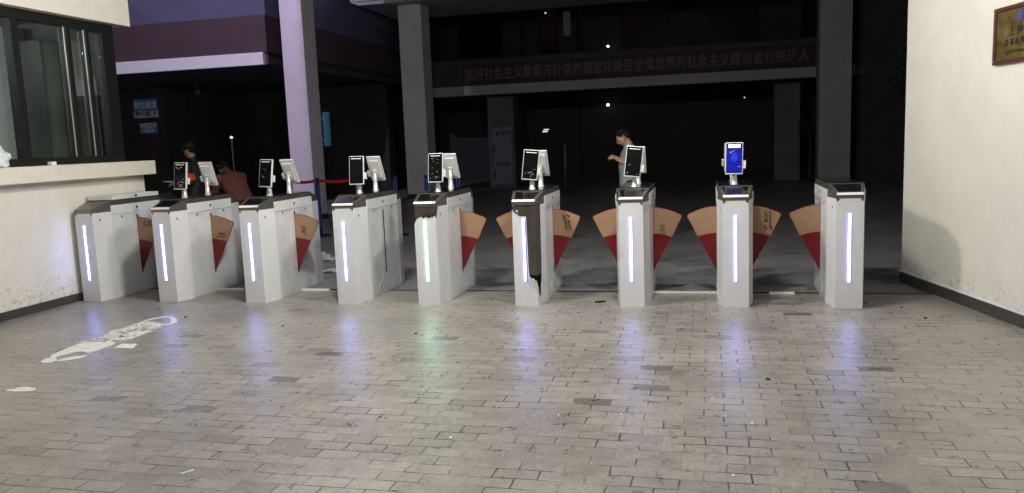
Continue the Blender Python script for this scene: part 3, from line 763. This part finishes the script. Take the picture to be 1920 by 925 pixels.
tag(flat('black_scrap', [ell(0, 0, .045, .03, .2, 12, .4, 6)], M['blackmat'], .004, .012), 'black torn scrap on the floor beside the ripped turnstile', 'litter').location = (-.93, 6.915, 0)
def crumple(x, y, sx, sy, h, seed, lb):
    rnd = random.Random(seed); g = MB(); t = bmesh.new(); n = 7; V = []
    for i in range(n):
        V.append([t.verts.new(((i/(n-1)-.5)*sx+rnd.uniform(-.02, .02), (j/(n-1)-.5)*sy+rnd.uniform(-.02, .02), .006+abs(rnd.gauss(0, h)))) for j in range(n)])
    for i in range(n-1):
        for j in range(n-1): t.faces.new((V[i][j], V[i+1][j], V[i+1][j+1], V[i][j+1]))
    bmesh.ops.solidify(t, geom=list(t.faces), thickness=.002); g.add(t); o = g.build('crumpled_paper', M['paper']); o.location = (x, y, 0); tag(o, lb, 'litter', 'papers on the floor behind the turnstiles')
crumple(-5.05, 9.55, .30, .26, .05, 1, 'pale crumpled paper farthest behind the turnstiles')
crumple(-4.72, 9.35, .30, .20, .035, 2, 'pale crumpled paper left of the turnstile with the empty slot, middle of three')
crumple(-4.25, 8.48, .34, .16, .02, 3, 'flattened pale paper nearest the turnstile with the empty slot')

# ------------------------------------------------------------------ columns and the buildings behind
def column(x0, x1, y0, y1, h, mt, lb, base=True):
    cx_, cy_ = (x0+x1)/2, (y0+y1)/2
    c = thing('concrete_column', lb, 'column', (cx_, cy_, 0))
    g = MB(); g.box(x0-cx_, x1-cx_, y0-cy_, y1-cy_, 0, h, .012); g.build('shaft', mt, c)
    if base:
        g = MB(); g.box(x0-cx_-.012, x1-cx_+.012, y0-cy_-.012, y1-cy_+.012, 0, .12, .004); g.build('plinth', M['skirt'], c)
    return c
column(-8.07, -7.60, 14.5, 15.02, 7.5, M['lav'], 'lavender lit square column behind the red belt')
column(-7.83, -7.20, 20.2, 20.85, 5.05, M['conc'], 'grey square column carrying the canopy slab')
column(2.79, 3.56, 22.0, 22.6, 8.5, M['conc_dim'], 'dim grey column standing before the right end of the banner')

c = thing('canopy_slab', 'grey canopy slab lying on the column at the top of the picture', 'canopy', (-2, 21, 5.06))
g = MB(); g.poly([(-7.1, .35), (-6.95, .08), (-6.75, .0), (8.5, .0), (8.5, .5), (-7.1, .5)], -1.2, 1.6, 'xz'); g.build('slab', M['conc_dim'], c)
g = MB(); g.box(-6.8, 8.5, -1.26, -1.203, .10, .5); g.build('edge_strip', M['conc'], c)

# sign on the column side
q = thing('side_sign', 'narrow cyan sign sticking out from the lavender column', 'sign', (-7.46, 14.96, 1.82))
g = MB(); g.box(-.075, .075, -.012, .012, -.34, .34, .004); g.build('sign_board', M['signcyan'], q)
g = MB(); g.box(-.139, -.0755, -.006, .006, .2, .23); g.box(-.139, -.0755, -.006, .006, -.23, -.2); g.build('bracket', M['lock'], q)

# left building with white fascia
o_ = thing('office_block', 'dark office block with a bright white fascia, left of the lavender column', 'building', (-9.3, 16, 0))
def OB(x0, x1, y0, y1, z0, z1, name, mt, bev=0):
    q = MB(); q.box(x0+9.3, x1+9.3, y0-16, y1-16, z0, z1, bev); return q.build(name, mt, o_)
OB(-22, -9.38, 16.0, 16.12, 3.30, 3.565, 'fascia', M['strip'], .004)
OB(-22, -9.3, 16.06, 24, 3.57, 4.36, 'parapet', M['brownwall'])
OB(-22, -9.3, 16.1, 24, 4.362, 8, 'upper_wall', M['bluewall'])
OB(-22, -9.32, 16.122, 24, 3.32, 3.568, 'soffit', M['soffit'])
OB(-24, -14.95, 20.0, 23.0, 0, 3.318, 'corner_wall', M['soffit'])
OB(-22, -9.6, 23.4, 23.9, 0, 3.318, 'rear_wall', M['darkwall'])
g = MB(); g.tube([(-11.6+9.3, .9, 3.32), (-11.6+9.3, .9, 3.26)], .14, 16); g.build('soffit_light', M['darkwall'], o_)
g = MB(); g.tube([(-12.6+9.3, 2.2, 3.02), (-12.45+9.3, 2.0, 2.95)], .07, 12); g.tube([(-12.67+9.3, 2.2, 3.32), (-12.6+9.3, 2.2, 3.02)], .03, 8); cm = g.build('security_camera', M['darkwall'], o_)
def small_sign(x, z, w_, h, back, txt, tmat, lb, top=None):
    s_ = thing('notice_sign', lb, 'sign', (x*1.249, 19.984, 1.455+(z-1.455)*1.249))
    w_ *= 1.249; h *= 1.249; top = top*1.249 if top else top; txt = [(q_[0], q_[1]*1.249, q_[2]*1.249, q_[3]) for q_ in txt]
    q = MB(); q.box(-w_/2, w_/2, -.012, .012, -h/2, h/2, .003); q.build('board', back, s_)
    for (tx, size, dz, mt2) in txt:
        me = text_mesh('lettering', tx, size, mt2, .9, 1.0, .006); me.transform(Matrix.Translation((0, -.0135, dz)) @ FACE_CAM); link('lettering', me, s_)
    if top:
        q = MB(); q.box(-w_/2-.02, w_/2+.02, -.016, .010, -h/2-.002, -h/2+top, .002); q.build('white_strip', M['signwhite'], s_)
        me = text_mesh('lettering', '请出示通行证', .187, M['signtext'], .65, 1.0, .006); me.transform(Matrix.Translation((0, -.0175, -h/2+top/2)) @ FACE_CAM); link('lettering', me, s_)
small_sign(-12.45, 2.50, .60, .42, M['signblue'], [('师生通道', .17, .06, M['signwhite'])], None, 'upper blue notice with a white strip on the dark corner wall', .16)
small_sign(-12.42, 2.05, .46, .24, M['signblue'], [('访客登记', .125, .045, M['signwhite']), ('←保卫处', .085, -.065, M['signwhite'])], None, 'lower blue notice with white writing on the dark corner wall')

# rear building: beam, parapet, banner, two short columns
t_ = thing('teaching_block', 'dark school block with a long pale beam across its open ground floor', 'building', (-2, 22.4, 0))
def TB(x0, x1, y0, y1, z0, z1, name, mt, bev=0):
    q = MB(); q.box(x0+2, x1+2, y0-22.4, y1-22.4, z0, z1, bev); return q.build(name, mt, t_)
TB(-7.95, 3.75, 22.7, 23.0, 2.79, 3.06, 'beam', M['beam'], .006)
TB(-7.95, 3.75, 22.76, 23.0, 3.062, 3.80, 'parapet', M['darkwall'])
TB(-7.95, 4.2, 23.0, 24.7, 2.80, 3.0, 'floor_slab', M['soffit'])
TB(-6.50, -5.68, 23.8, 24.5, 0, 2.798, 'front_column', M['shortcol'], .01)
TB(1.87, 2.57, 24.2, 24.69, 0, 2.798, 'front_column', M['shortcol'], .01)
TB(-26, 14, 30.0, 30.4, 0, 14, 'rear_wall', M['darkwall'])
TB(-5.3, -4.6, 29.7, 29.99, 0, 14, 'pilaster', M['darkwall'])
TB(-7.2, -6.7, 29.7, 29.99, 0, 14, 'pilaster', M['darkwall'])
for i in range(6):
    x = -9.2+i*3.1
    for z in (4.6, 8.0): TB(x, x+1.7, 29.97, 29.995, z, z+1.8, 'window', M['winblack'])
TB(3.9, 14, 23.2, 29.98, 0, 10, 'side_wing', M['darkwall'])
bn = thing('banner', 'long dark red cloth banner with pale slogan above the beam', 'banner', (-2.1, 22.745, 3.36))
g = MB(); g.box(-4.85, 4.85, -.008, .008, -.30, .30); g.build('cloth', M['bannerred'], bn)
me = text_mesh('lettering', '坚持社会主义教育方针培养德智体美劳全面发展的社会主义建设者和接班人', .33, M['bannerink'], .86, 1.0, .004)
xs_ = [v.co.x for v in me.vertices]; k_ = 9.45/(max(xs_)-min(xs_)); mid_ = (max(xs_)+min(xs_))/2
me.transform(FACE_CAM @ Matrix.Scale(1, 4)); me.transform(Matrix.Translation((-mid_*k_, -.0095, 0)) @ Matrix.Diagonal((k_, 1, 1.15, 1))); link('lettering', me, bn)
nt = thing('notice_board', 'pale violet notice sheet on the short column under the beam', 'notice', (-6.06, 23.785, 1.0))
g = MB(); g.box(-.28, .28, -.012, .012, -.86, .86, .003); g.build('sheet', M['notice'], nt)
for tx, sz, z, mt in (('温馨提示', .13, .66, M['inkdark']), ('请勿逗留', .12, -.28, M['inkred'])):
    me = text_mesh('lettering', tx, sz, mt, .9, 1, .005); me.transform(Matrix.Translation((.02, -.0135, z)) @ FACE_CAM); link('lettering', me, nt)
g = MB(); g.box(-.285, -.245, -.016, -.0125, .12, .30); g.box(-.285, -.245, -.016, -.0125, -.66, -.44); g.build('black_clip', M['hole'], nt)

# far lamps on the rear wall
def wall_lamp(x, z, r, mt, lb, y=29.6):
    t = thing('wall_lamp', lb, 'lamp', (x, y, z), 0, 'small far lamps')
    g = MB(); g.ball((0, 0, 0), r, (1, 1, .8), 0, 10); g.build('bulb', mt, t)
    g = MB(); g.tube([(0, .03, .02), (0, 29.99-y, .05)], .02, 6); g.build('arm', M['blackmat'], t)
k = 29.6/30
wall_lamp(-3.555*k, 2.593, .055, M['lamp_g'], 'greenish white far lamp above the man with the phone')
wall_lamp(-3.507*k, 4.685, .045, M['lamp_w'], 'white far lamp high above the banner')
wall_lamp(1.306*k, 2.62, .028, M['lamp_dim'], 'faint tiny lamp above the blue-screen turnstile')
wall_lamp(-5.80*k, 6.02, .035, M['lamp_dim'], 'dim far lamp at the top centre beside a faint lit window')
t = thing('lit_sign', 'small far lit sign of two white dashes behind the ripped turnstile', 'sign', (-5.92, 29.9, 1.76))
g = MB(); g.box(-.15, .15, -.02, .02, -.09, .09, .004); g.build('sign_box', M['blackmat'], t)
for z, x in ((.035, .03), (-.035, -.02)):
    g = MB(); g.box(x-.10, x+.10, -.026, -.021, z-.022, z+.022); g.build('lit_line', M['lamp_dim'], t)
g = MB(); g.box(-.13, .13, -.03, .0, -.42, .42); o = g.build('faint_window', M['glow_dim']); o.location = (-4.95, 29.68, 5.60); tag(o, 'faintly lit narrow window at the top of the dark rear wall', 'window')
g = MB(); g.tube([(0, 0, 0), (0, 0, 1.28), (0, 0, 1.31)], [.045, .045, .02], 12); g.disc((0, 0, 0), .12, (0, 0, 1), .02); o = g.build('steel_post', M['dullpost']); o.location = (-3.48, 20, 0); tag(o, 'slim steel post standing far behind the ripped turnstile', 'post')

# lit lamp on thin stand
t = thing('stand_lamp', 'small pinkish lamp on a thin dark pole behind the people on the left', 'lamp', (-8.38, 13, 0))
g = MB(); g.tube([(0, 0, .02), (0, 0, 1.66)], .014, 8); g.build('pole', M['blackmat'], t)
g = MB(); g.disc((0, 0, 0), .14, (0, 0, 1), .02); g.build('base', M['blackmat'], t)
g = MB(); g.ball((0, 0, 1.70), .028, (1, 1, .9), 0, 12); g.build('lamp_head', M['lamp_p'], t)

# unseen floodlight and mast, added for the cool light on the column and fascia
FP = Vector((-8.1, 8.3, 9.0))
t = thing('floodlight', 'black floodlight on a mast, added unseen above the porch roof', 'floodlight', FP)
aim = Vector((-math.sin(R(17.5))*math.cos(R(38)), math.cos(R(17.5))*math.cos(R(38)), -math.sin(R(38))))
g = MB(); g.box(-.22, .22, -.06, .06, -.16, .16, .01); hd = g.build('lamp_head', M['blackmat'], t)
g = MB(); g.tube([(0, -.4, 4.7-FP.z), (0, -.4, .0), (0, -.07, .0)], .04, 10); g.build('mast', M['blackmat'], t)
g = MB(); g.box(-.19, .19, .061, .066, -.13, .13); g.build('lens', emit('flood_lens', (.72, .55, 1.0), 2.0), hd)
ld = bpy.data.lights.new('flood', 'SPOT'); ld.energy = FLOOD_W; ld.color = (.80, .71, 1.0); ld.spot_size = R(54); ld.spot_blend = .2; ld.shadow_soft_size = .02
lo = bpy.data.objects.new('flood', ld); C.objects.link(lo); lo.parent = t; lo.location = aim.normalized()*.15
q = MB(); q.box(0, .42, .60, .612, -1.25, .12, .002); bd = q.build('light_flap', M['blackmat'], t); bd.location = lo.location; bd.rotation_euler = (0, 0, R(-5.4))  # added flap that keeps the flood off the grey column and rear block
lo.rotation_euler = aim.to_track_quat('-Z', 'Y').to_euler(); hd.rotation_euler = aim.to_track_quat('Y', 'Z').to_euler()

# belt barrier
def stanchion(x, y, lb):
    t = thing('belt_post', lb, 'post', (x, y, 0), 0, 'belt barrier posts')
    g = MB(); g.tube([(0, 0, .03), (0, 0, .93)], .031, 14); g.tube([(0, 0, .93), (0, 0, .96), (0, 0, .965)], [.036, .036, .03], 14); g.build('tube', M['post'], t)
    g = MB(); g.tube([(0, 0, 0), (0, 0, .02), (0, 0, .035)], [.17, .165, .05], 24); g.build('base', M['blackmat'], t)
    g = MB(); g.box(-.031, -.016, -.034, -.028, .10, .90, .001); g.box(.012, .026, -.034, -.028, .10, .90, .001); g.build('blue_band', M['postblue'], t)
stanchion(-6.22, 12, 'belt post in front of the lavender column, red belt passing it')
stanchion(-5.53, 12.05, 'belt post hidden behind the screen left of the grey column')
stanchion(-4.85, 12, 'blue belt post left of the grey column')
stanchion(-4.33, 12, 'blue belt post right of the grey column, behind a screen')
stanchion(-3.79, 12, 'blue belt post farthest right, behind the green-strip turnstile')
stanchion(-6.74, 12.03, 'leftmost belt post, before the lavender column')
def belt(x0, y0, x1, y1, lb):
    g = MB(); n = 10; pts = []
    for i in range(n+1):
        k = i/n; sag = -.02*math.sin(math.pi*k); pts.append((x0+(x1-x0)*k, y0+(y1-y0)*k, .915+sag))
    t = bmesh.new(); V = [[t.verts.new((x, y, z+dz)) for dz in (-.024, .024)] for x, y, z in pts]
    for i in range(n): t.faces.new((V[i][0], V[i+1][0], V[i+1][1], V[i][1]))
    bmesh.ops.solidify(t, geom=list(t.faces), thickness=.003); g.add(t); tag(g.build('belt', M['belt']), lb, 'belt', 'red barrier belts')
belt(-6.70, 12.03, -6.26, 12.0, 'short red belt in front of the lavender column')
belt(-6.18, 12.0, -5.57, 12.05, 'red belt right of the lavender column')

# ------------------------------------------------------------------ dark shrubs
def shrub(x, y, zc, rx, rz, n, seed, lb, lean=0):
    rnd = random.Random(seed); t = thing('shrub', lb, 'tree', (x, y, 0))
    g = MB(); g.tube([(0, 0, 0), (.03, 0, zc*.5), (lean, .02, zc)], [.05, .035, .012], 7)
    for k in range(7):
        a = rnd.uniform(0, 6.28); z = zc-rz*.7+rnd.uniform(0, rz); g.tube([(lean*.5, 0, z-.2), (math.cos(a)*rx*.6, math.sin(a)*rx*.6, z+.12)], [.014, .005], 5)
    g.build('trunk', M['bark'], t)
    g = MB(); cl = [(rnd.gauss(0, .45), rnd.gauss(0, .45), rnd.gauss(0, .5), rnd.uniform(.14, .3)) for _ in range(16)]
    for _ in range(n):
        cx_, cy_, cz_, cr = rnd.choice(cl)
        p_ = Vector((cx_*rx+rnd.gauss(0, cr*rx), cy_*rx+rnd.gauss(0, cr*rx), zc+cz_*rz+rnd.gauss(0, cr*rz)))
        a = Vector((rnd.gauss(0, 1), rnd.gauss(0, 1), rnd.gauss(0, .6))).normalized(); b_ = a.orthogonal().normalized(); s_ = rnd.uniform(.035, .075)
        v = [g.bm.verts.new(p_+q_) for q_ in (-a*s_, b_*s_*.45, a*s_, -b_*s_*.45)]; g.bm.faces.new(v)
    g.build('crown', M['leaf'], t)
shrub(3.75, 16.5, 1.95, .42, .75, 900, 4, 'dark leafy shrub just left of the ivory wall edge')
shrub(2.72, 23.3, 1.55, .22, .28, 320, 9, 'small dark shrub between the two right columns')

# ------------------------------------------------------------------ people
def capsule(a, b_, ra, rb, n=14, sx=1.0):
    a, b_ = Vector(a), Vector(b_); t = bmesh.new(); d = (b_-a); Lh = d.length; d = d.normalized() if Lh > 1e-6 else Vector((0, 0, 1))
    u = d.cross(Vector((0, 1, 0)) if abs(d.y) < .9 else Vector((1, 0, 0))).normalized(); v = d.cross(u); rings = []
    for k in range(6):
        th = math.pi/2*(k+.3)/5.3-math.pi/2; rings.append((a+d*ra*math.sin(th), ra*math.cos(th)))
    rings.append((b_, rb))
    for k in range(1, 6):
        th = math.pi/2*k/5.3; rings.append((b_+d*rb*math.sin(th), rb*math.cos(th)))
    V = [[t.verts.new(c+(u*math.cos(2*math.pi*k/n)+v*math.sin(2*math.pi*k/n))*max(r, .0005)) for k in range(n)] for c, r in rings]
    for i in range(len(V)-1):
        for k in range(n): t.faces.new((V[i][k], V[i][(k+1) % n], V[i+1][(k+1) % n], V[i+1][k]))
    t.faces.new(V[0]); t.faces.new(V[-1]); bmesh.ops.recalc_face_normals(t, faces=t.faces); return t
def loft(secs, n=24):
    """secs: (center, half width x, half depth y) ellipses bottom to top"""
    t = bmesh.new(); V = [[t.verts.new((c[0]+hx*math.cos(2*math.pi*k/n), c[1]+hy*math.sin(2*math.pi*k/n), c[2])) for k in range(n)] for c, hx, hy in secs]
    for i in range(len(V)-1):
        for k in range(n): t.faces.new((V[i][k], V[i][(k+1) % n], V[i+1][(k+1) % n], V[i+1][k]))
    t.faces.new(V[0]); t.faces.new(V[-1]); bmesh.ops.recalc_face_normals(t, faces=t.faces); return t
def head_bm():
    """skull, jaw, brow, nose, lips, chin, ears; faces -Y, centre at eye height"""
    t = bmesh.new(); bmesh.ops.create_uvsphere(t, u_segments=36, v_segments=26, radius=1)
    for v in t.verts:
        x, y, z = v.co
        px, py, pz = x*.074, y*.093, z*.112
        if z < 0: px *= 1-.30*(-z)**1.6; py *= 1-.16*(-z)**2 if y < 0 else 1-.42*(-z)
        fr = max(0, -y)
        def bmp(x0, z0, wx, wz, h): return h*math.exp(-((x-x0)/wx)**2-((z-z0)/wz)**2)*(1 if y < 0 else 0)*min(1, fr*1.6)
        py -= bmp(0, -.16, .15, .17, .021)+bmp(0, .02, .12, .22, .007)+bmp(0, -.52, .30, .07, .008)+bmp(0, -.62, .25, .06, .005)+bmp(0, -.86, .35, .16, .014)+bmp(.3, .15, .25, .08, .006)+bmp(-.3, .15, .25, .08, .006)
        py += bmp(.32, .0, .17, .10, .010)+bmp(-.32, .0, .17, .10, .010)+bmp(0, -.72, .3, .06, .003)
        px += math.copysign(1, x)*bmp(.55 if x > 0 else -.55, -.28, .2, .2, .005)
        v.co = (px, py, pz)
    return t
def human(name, label, loc, rz, bones, torso, head, hands, mats, vox=.007, height_tilt=0):
    """bones: (a, b, ra, rb, material key); torso: loft sections + key; everything fused by a voxel remesh into one skin"""
    g = MB(); reg = []
    for a, b_, ra, rb, k in bones: g.add(capsule(a, b_, ra, rb)); reg.append((Vector(a), Vector(b_), ra, rb, k))
    secs, tk, tm = torso
    tb = loft(secs)
    if tm is not None: bmesh.ops.transform(tb, matrix=tm, verts=tb.verts)
    g.add(tb)
    for i in range(len(secs)-1):
        a, b_ = Vector(secs[i][0]), Vector(secs[i+1][0])
        if tm is not None: a, b_ = tm @ a, tm @ b_
        reg.append((a, b_, secs[i][1]*.8, secs[i+1][1]*.8, tk))
    hm = head; g.add(head_bm(), 0, hm)
    hc = hm @ Vector((0, 0, 0)); reg.append((hm @ Vector((0, 0, -.06)), hm @ Vector((0, 0, .05)), .08, .09, 'skin'))
    for sx in (-1, 1):
        e = capsule((sx*.075, .012, -.018), (sx*.080, .02, .022), .011, .013); g.add(e, 0, hm)
    for wrist, dirv, up, curl in hands:
        wv = Vector(wrist); d = Vector(dirv).normalized(); up = Vector(up).normalized(); sd = d.cross(up).normalized()
        pc = wv+d*.045
        for o2 in (-.022, -.007, .008, .023):
            g.add(capsule(wv+sd*o2*.6, wv+d*.085+sd*o2, .015, .012))
        for o2, ln in ((-.026, .026), (-.009, .031), (.009, .029), (.025, .023)):
            q0 = wv+d*.085+sd*o2; q1 = q0+(d*math.cos(curl)-up*math.sin(curl))*ln; q2 = q1+(d*math.cos(curl*2.1)-up*math.sin(curl*2.1))*ln*.9; q3 = q2+(d*math.cos(curl*2.8)-up*math.sin(curl*2.8))*ln*.6
            g.add(capsule(q0, q1, .0095, .009, 8)); g.add(capsule(q1, q2, .009, .0082, 8)); g.add(capsule(q2, q3, .0082, .007, 8))
        th0 = wv+d*.03+sd*-.02; th1 = th0-sd*.028+d*.03-up*.01; th2 = th1+d*.028-up*.012; g.add(capsule(th0, th1, .013, .011, 8)); g.add(capsule(th1, th2, .011, .008, 8))
        reg.append((wv, wv+d*.16, .05, .04, 'skin'))
    me0 = g.mesh('tmp', M['skin']); o = bpy.data.objects.new('tmp', me0); C.objects.link(o)
    r = o.modifiers.new('r', 'REMESH'); r.mode = 'VOXEL'; r.voxel_size = vox
    s_ = o.modifiers.new('s', 'SMOOTH'); s_.factor = .5; s_.iterations = 4
    dg = bpy.context.evaluated_depsgraph_get(); dg.update()
    me = bpy.data.meshes.new_from_object(o.evaluated_get(dg)); bpy.data.objects.remove(o)
    me.materials.clear(); keys = list(mats)
    for k in keys: me.materials.append(mats[k])
    def dist(p_, a, b_, ra, rb):
        ab = b_-a; t = max(0, min(1, (p_-a).dot(ab)/max(1e-9, ab.length_squared))); return (p_-(a+ab*t)).length/(ra+(rb-ra)*t)
    for pl in me.polygons:
        c_ = pl.center; k = min(reg, key=lambda q_: dist(c_, *q_[:4]))[4]; pl.material_index = keys.index(k); pl.use_smooth = True
    body = link('person', me); body.location = loc; body.rotation_euler = (0, 0, rz); tag(body, label, 'person')
    return body
def hair_mesh(hm, mt, parent, name='hair', y0=-.066, z0=.070):
    t = head_bm()
    n_ = Vector((0, .125, .14)).normalized()
    bmesh.ops.bisect_plane(t, geom=list(t.verts)+list(t.edges)+list(t.faces), plane_co=(0, y0, z0), plane_no=n_, clear_inner=True)
    for v in t.verts:
        k = min(1, max(0, (v.co-Vector((0, y0, z0))).dot(n_)/.03))
        v.co = v.co+v.co.normalized()*(.002+.013*k+.0025*k*math.sin(v.co.x*130)*math.cos(v.co.y*110))
    for q_ in t.faces: q_.smooth = True
    bmesh.ops.recalc_face_normals(t, faces=t.faces)
    bmesh.ops.solidify(t, geom=list(t.faces), thickness=.008)
    g = MB(); g.add(t, 0, hm); return g.build(name, mt, parent)

def eyes(hm, parent):
    g = MB()
    for sx in (-1, 1): g.ball((0, 0, 0), .011, (1.15, .5, .55), 0, 8)
    g.bm.free(); g = MB()
    for sx in (-1, 1):
        t = bmesh.new(); bmesh.ops.create_uvsphere(t, u_segments=10, v_segments=8, radius=.011); bmesh.ops.scale(t, vec=(1.2, .5, .5), verts=t.verts); bmesh.ops.translate(t, vec=(sx*.026, -.081, .002), verts=t.verts); g.add(t, 0, hm)
        t = bmesh.new(); bmesh.ops.create_cube(t, size=1); bmesh.ops.scale(t, vec=(.032, .008, .005), verts=t.verts); bmesh.ops.translate(t, vec=(sx*.027, -.089, .022), verts=t.verts); g.add(t, 0, hm)
    return g.build('eyes_and_brows', M['hair'], parent)

LEGS = lambda k, sh, sp=.085: [((sx*sp, .0, .80), (sx*sp, -.01, .44), .088, .058, k) for sx in (-1, 1)]+[((sx*sp, -.01, .44), (sx*sp, .02, .09), .058, .04, k) for sx in (-1, 1)]+[((sx*sp, .03, .05), (sx*(sp+.02), -.13, .035), .045, .032, sh) for sx in (-1, 1)]
TORSO = [((0, 0, .77), .150, .105), ((0, 0, .86), .158, .110), ((0, .0, .95), .150, .105), ((0, -.005, 1.05), .160, .112), ((0, -.005, 1.15), .175, .118), ((0, 0, 1.23), .180, .105), ((0, .005, 1.275), .14, .08), ((0, .0, 1.31), .07, .06)]
# the man with the phone, turned to the left
hm = Matrix.Translation((0, -.095, 1.425)) @ Matrix.Rotation(R(31), 4, 'X')
bones = LEGS('jeans', 'shoe')+[((0, .0, 1.27), (0, -.05, 1.37), .056, .052, 'skin')]
bones += [((.175, .0, 1.245), (.215, .035, 1.10), .066, .062, 'tee'), ((.215, .035, 1.10), (.225, .05, 1.035), .047, .044, 'skin'), ((.225, .05, 1.035), (.11, -.19, 1.17), .044, .028, 'skin')]
bones += [((-.175, .0, 1.245), (-.215, .035, 1.10), .066, .062, 'tee'), ((-.215, .035, 1.10), (-.225, .05, 1.035), .047, .044, 'skin'), ((-.225, .05, 1.035), (-.06, -.19, 1.15), .044, .028, 'skin')]
man = human('person', 'man in a grey blue T-shirt looking down at a phone in his hands', (-.965, 10.6, 0), R(-90), bones, ([((c_[0], c_[1]-.015-.02*(c_[2] < 1.1), c_[2]), hx, hy+.02) for c_, hx, hy in TORSO], 'tee', None), hm,
    [((.11, -.19, 1.175), (-.45, -.85, .25), (.3, -.3, .9), .5), ((-.06, -.19, 1.155), (.2, -.93, .25), (-.3, -.3, .9), .5)],
    {'skin': M['skin'], 'tee': M['tee'], 'jeans': M['jeans'], 'shoe': M['shoe']})
hair_mesh(hm, M['hair'], man); eyes(hm, man)
g = MB(); g.tube([(.157*math.cos(a*math.pi/12), .112*math.sin(a*math.pi/12), .825) for a in range(25)], .017, 6); g.build('belt', M['shoe'], man)
g = MB(); g.box(-.036, .036, -.004, .004, -.075, .075, .003); ph = g.build('mobile_phone', M['screen']); ph.rotation_euler = (R(-58), 0, R(-90)); ph.location = (-1.235, 10.575, 1.222)
tag(ph, 'dark mobile phone held by the man in the grey T-shirt', 'phone')
# guard in black cap
hm = Matrix.Translation((0, -.06, 1.475)) @ Matrix.Rotation(R(14), 4, 'X')
T2 = [((c_[0], c_[1], c_[2]+.02), hx+.012, hy+.012) for c_, hx, hy in TORSO]
bones = LEGS('navy', 'shoe')+[((0, .0, 1.29), (0, -.035, 1.41), .058, .054, 'skin')]
bones += [((.185, .0, 1.265), (.225, .075, 1.02), .068, .056, 'navy'), ((.225, .075, 1.02), (.15, -.23, 1.0), .054, .040, 'navy')]
bones += [((-.185, .0, 1.265), (-.215, -.02, 1.02), .068, .056, 'navy'), ((-.215, -.02, 1.02), (-.10, -.23, 1.0), .054, .040, 'navy')]
gd = human('person', 'man in black uniform, black cap and orange red armband behind the turnstiles', (-7.50, 10.6, 0), R(-90), bones, (T2, 'navy', None), hm,
    [((.15, -.235, 1.0), (-.25, -.95, .0), (0, .1, 1), .4), ((-.10, -.235, 1.0), (.1, -.95, .0), (0, .1, 1), .4)],
    {'skin': M['skin'], 'navy': M['navy'], 'shoe': M['shoe']})
eyes(hm, gd)
hair_mesh(hm, M['hair'], gd)
t = bmesh.new(); bmesh.ops.create_uvsphere(t, u_segments=24, v_segments=14, radius=1)
bmesh.ops.delete(t, geom=[v for v in t.verts if v.co.z < -.02], context='VERTS')
for v in t.verts: v.co = (v.co.x*.092, v.co.y*.110, .058+(v.co.z**.8 if v.co.z > 0 else v.co.z)*.078)
bmesh.ops.solidify(t, geom=list(t.faces), thickness=.006); g = MB(); g.add(t, 0, hm)
g.poly([(.075*math.cos(a), -.09-.075*math.sin(a)) for a in [k*math.pi/10 for k in range(11)]]+[(-.07, -.055), (.07, -.055)], .056, .063)
capm = MB(); capm.bm = g.bm
# the brim was added unposed: move it with the head
for v in capm.bm.verts:
    pass
cp = capm.build('cap', M['navy'], gd)
for v in cp.data.vertices[-26:]: v.co = hm @ v.co
g = MB(); t = bmesh.new(); bmesh.ops.create_cube(t, size=1); bmesh.ops.scale(t, vec=(.022, .006, .022), verts=t.verts); bmesh.ops.translate(t, vec=(0, -.107, .092), verts=t.verts); g.add(t, 0, hm); g.build('cap_badge', M['patch'], gd)
a, b_ = Vector((.208, .045, 1.13)), Vector((.223, .072, 1.03))
g = MB(); g.tube([a, a*.5+b_*.5, b_], [.078, .080, .078], 16); g.build('armband', M['orange'], gd)
g = MB(); g.box(.290, .302, .02, .065, 1.06, 1.10, .002); g.build('armband_print', M['yellow'], gd)
g = MB(); g.box(.268, .276, .0, .055, 1.165, 1.215, .003); g.build('sleeve_patch', M['patch'], gd)
g = MB(); g.box(.09, .16, -.04, .02, 1.30, 1.312, .003); g.build('epaulette', M['patch'], gd)
g = MB(); g.box(-.10, .10, -.14, .14, -.003, .003, .001); o = g.build('paper_sheet', M['paper']); o.location = (-7.87, 10.57, 1.028); o.rotation_euler = (R(0), R(6), R(15)); tag(o, 'white paper held by the man in the black cap', 'paper')
# stooping person in a rust coat
hm = Matrix.Translation((0, -.42, 1.27)) @ Matrix.Rotation(R(48), 4, 'X')
tm = Matrix.Translation((0, 0, .80)) @ Matrix.Rotation(R(36), 4, 'X') @ Matrix.Translation((0, 0, -.80))
T3 = [((c_[0], c_[1]+.01, c_[2]-.06), hx+.03, hy+.035) for c_, hx, hy in TORSO]
def B(p_): return tuple(tm @ Vector(p_))
bones = LEGS('jeans', 'shoe')+[(B((0, .0, 1.22)), B((0, -.02, 1.33)), .07, .06, 'coat')]
for sx in (-1, 1):
    bones += [(B((sx*.185, .0, 1.19)), (sx*.225, -.36, .90), .075, .06, 'coat'), ((sx*.225, -.36, .90), (sx*.15, -.50, .74), .058, .042, 'coat')]
bp_ = human('person', 'person in a rust brown coat stooping behind the turnstiles, back to the right', (-6.76, 10.6, -.06), R(-116), bones, (T3, 'coat', tm), hm,
    [((.15, -.50, .735), (-.1, -.5, -.8), (0, -.8, .5), .5), ((-.15, -.50, .735), (.1, -.5, -.8), (0, -.8, .5), .5)],
    {'skin': M['skin'], 'coat': M['coat'], 'jeans': M['jeans'], 'shoe': M['shoe']})
hair_mesh(hm, M['hair'], bp_, 'hair', -.085, .04); eyes(hm, bp_)
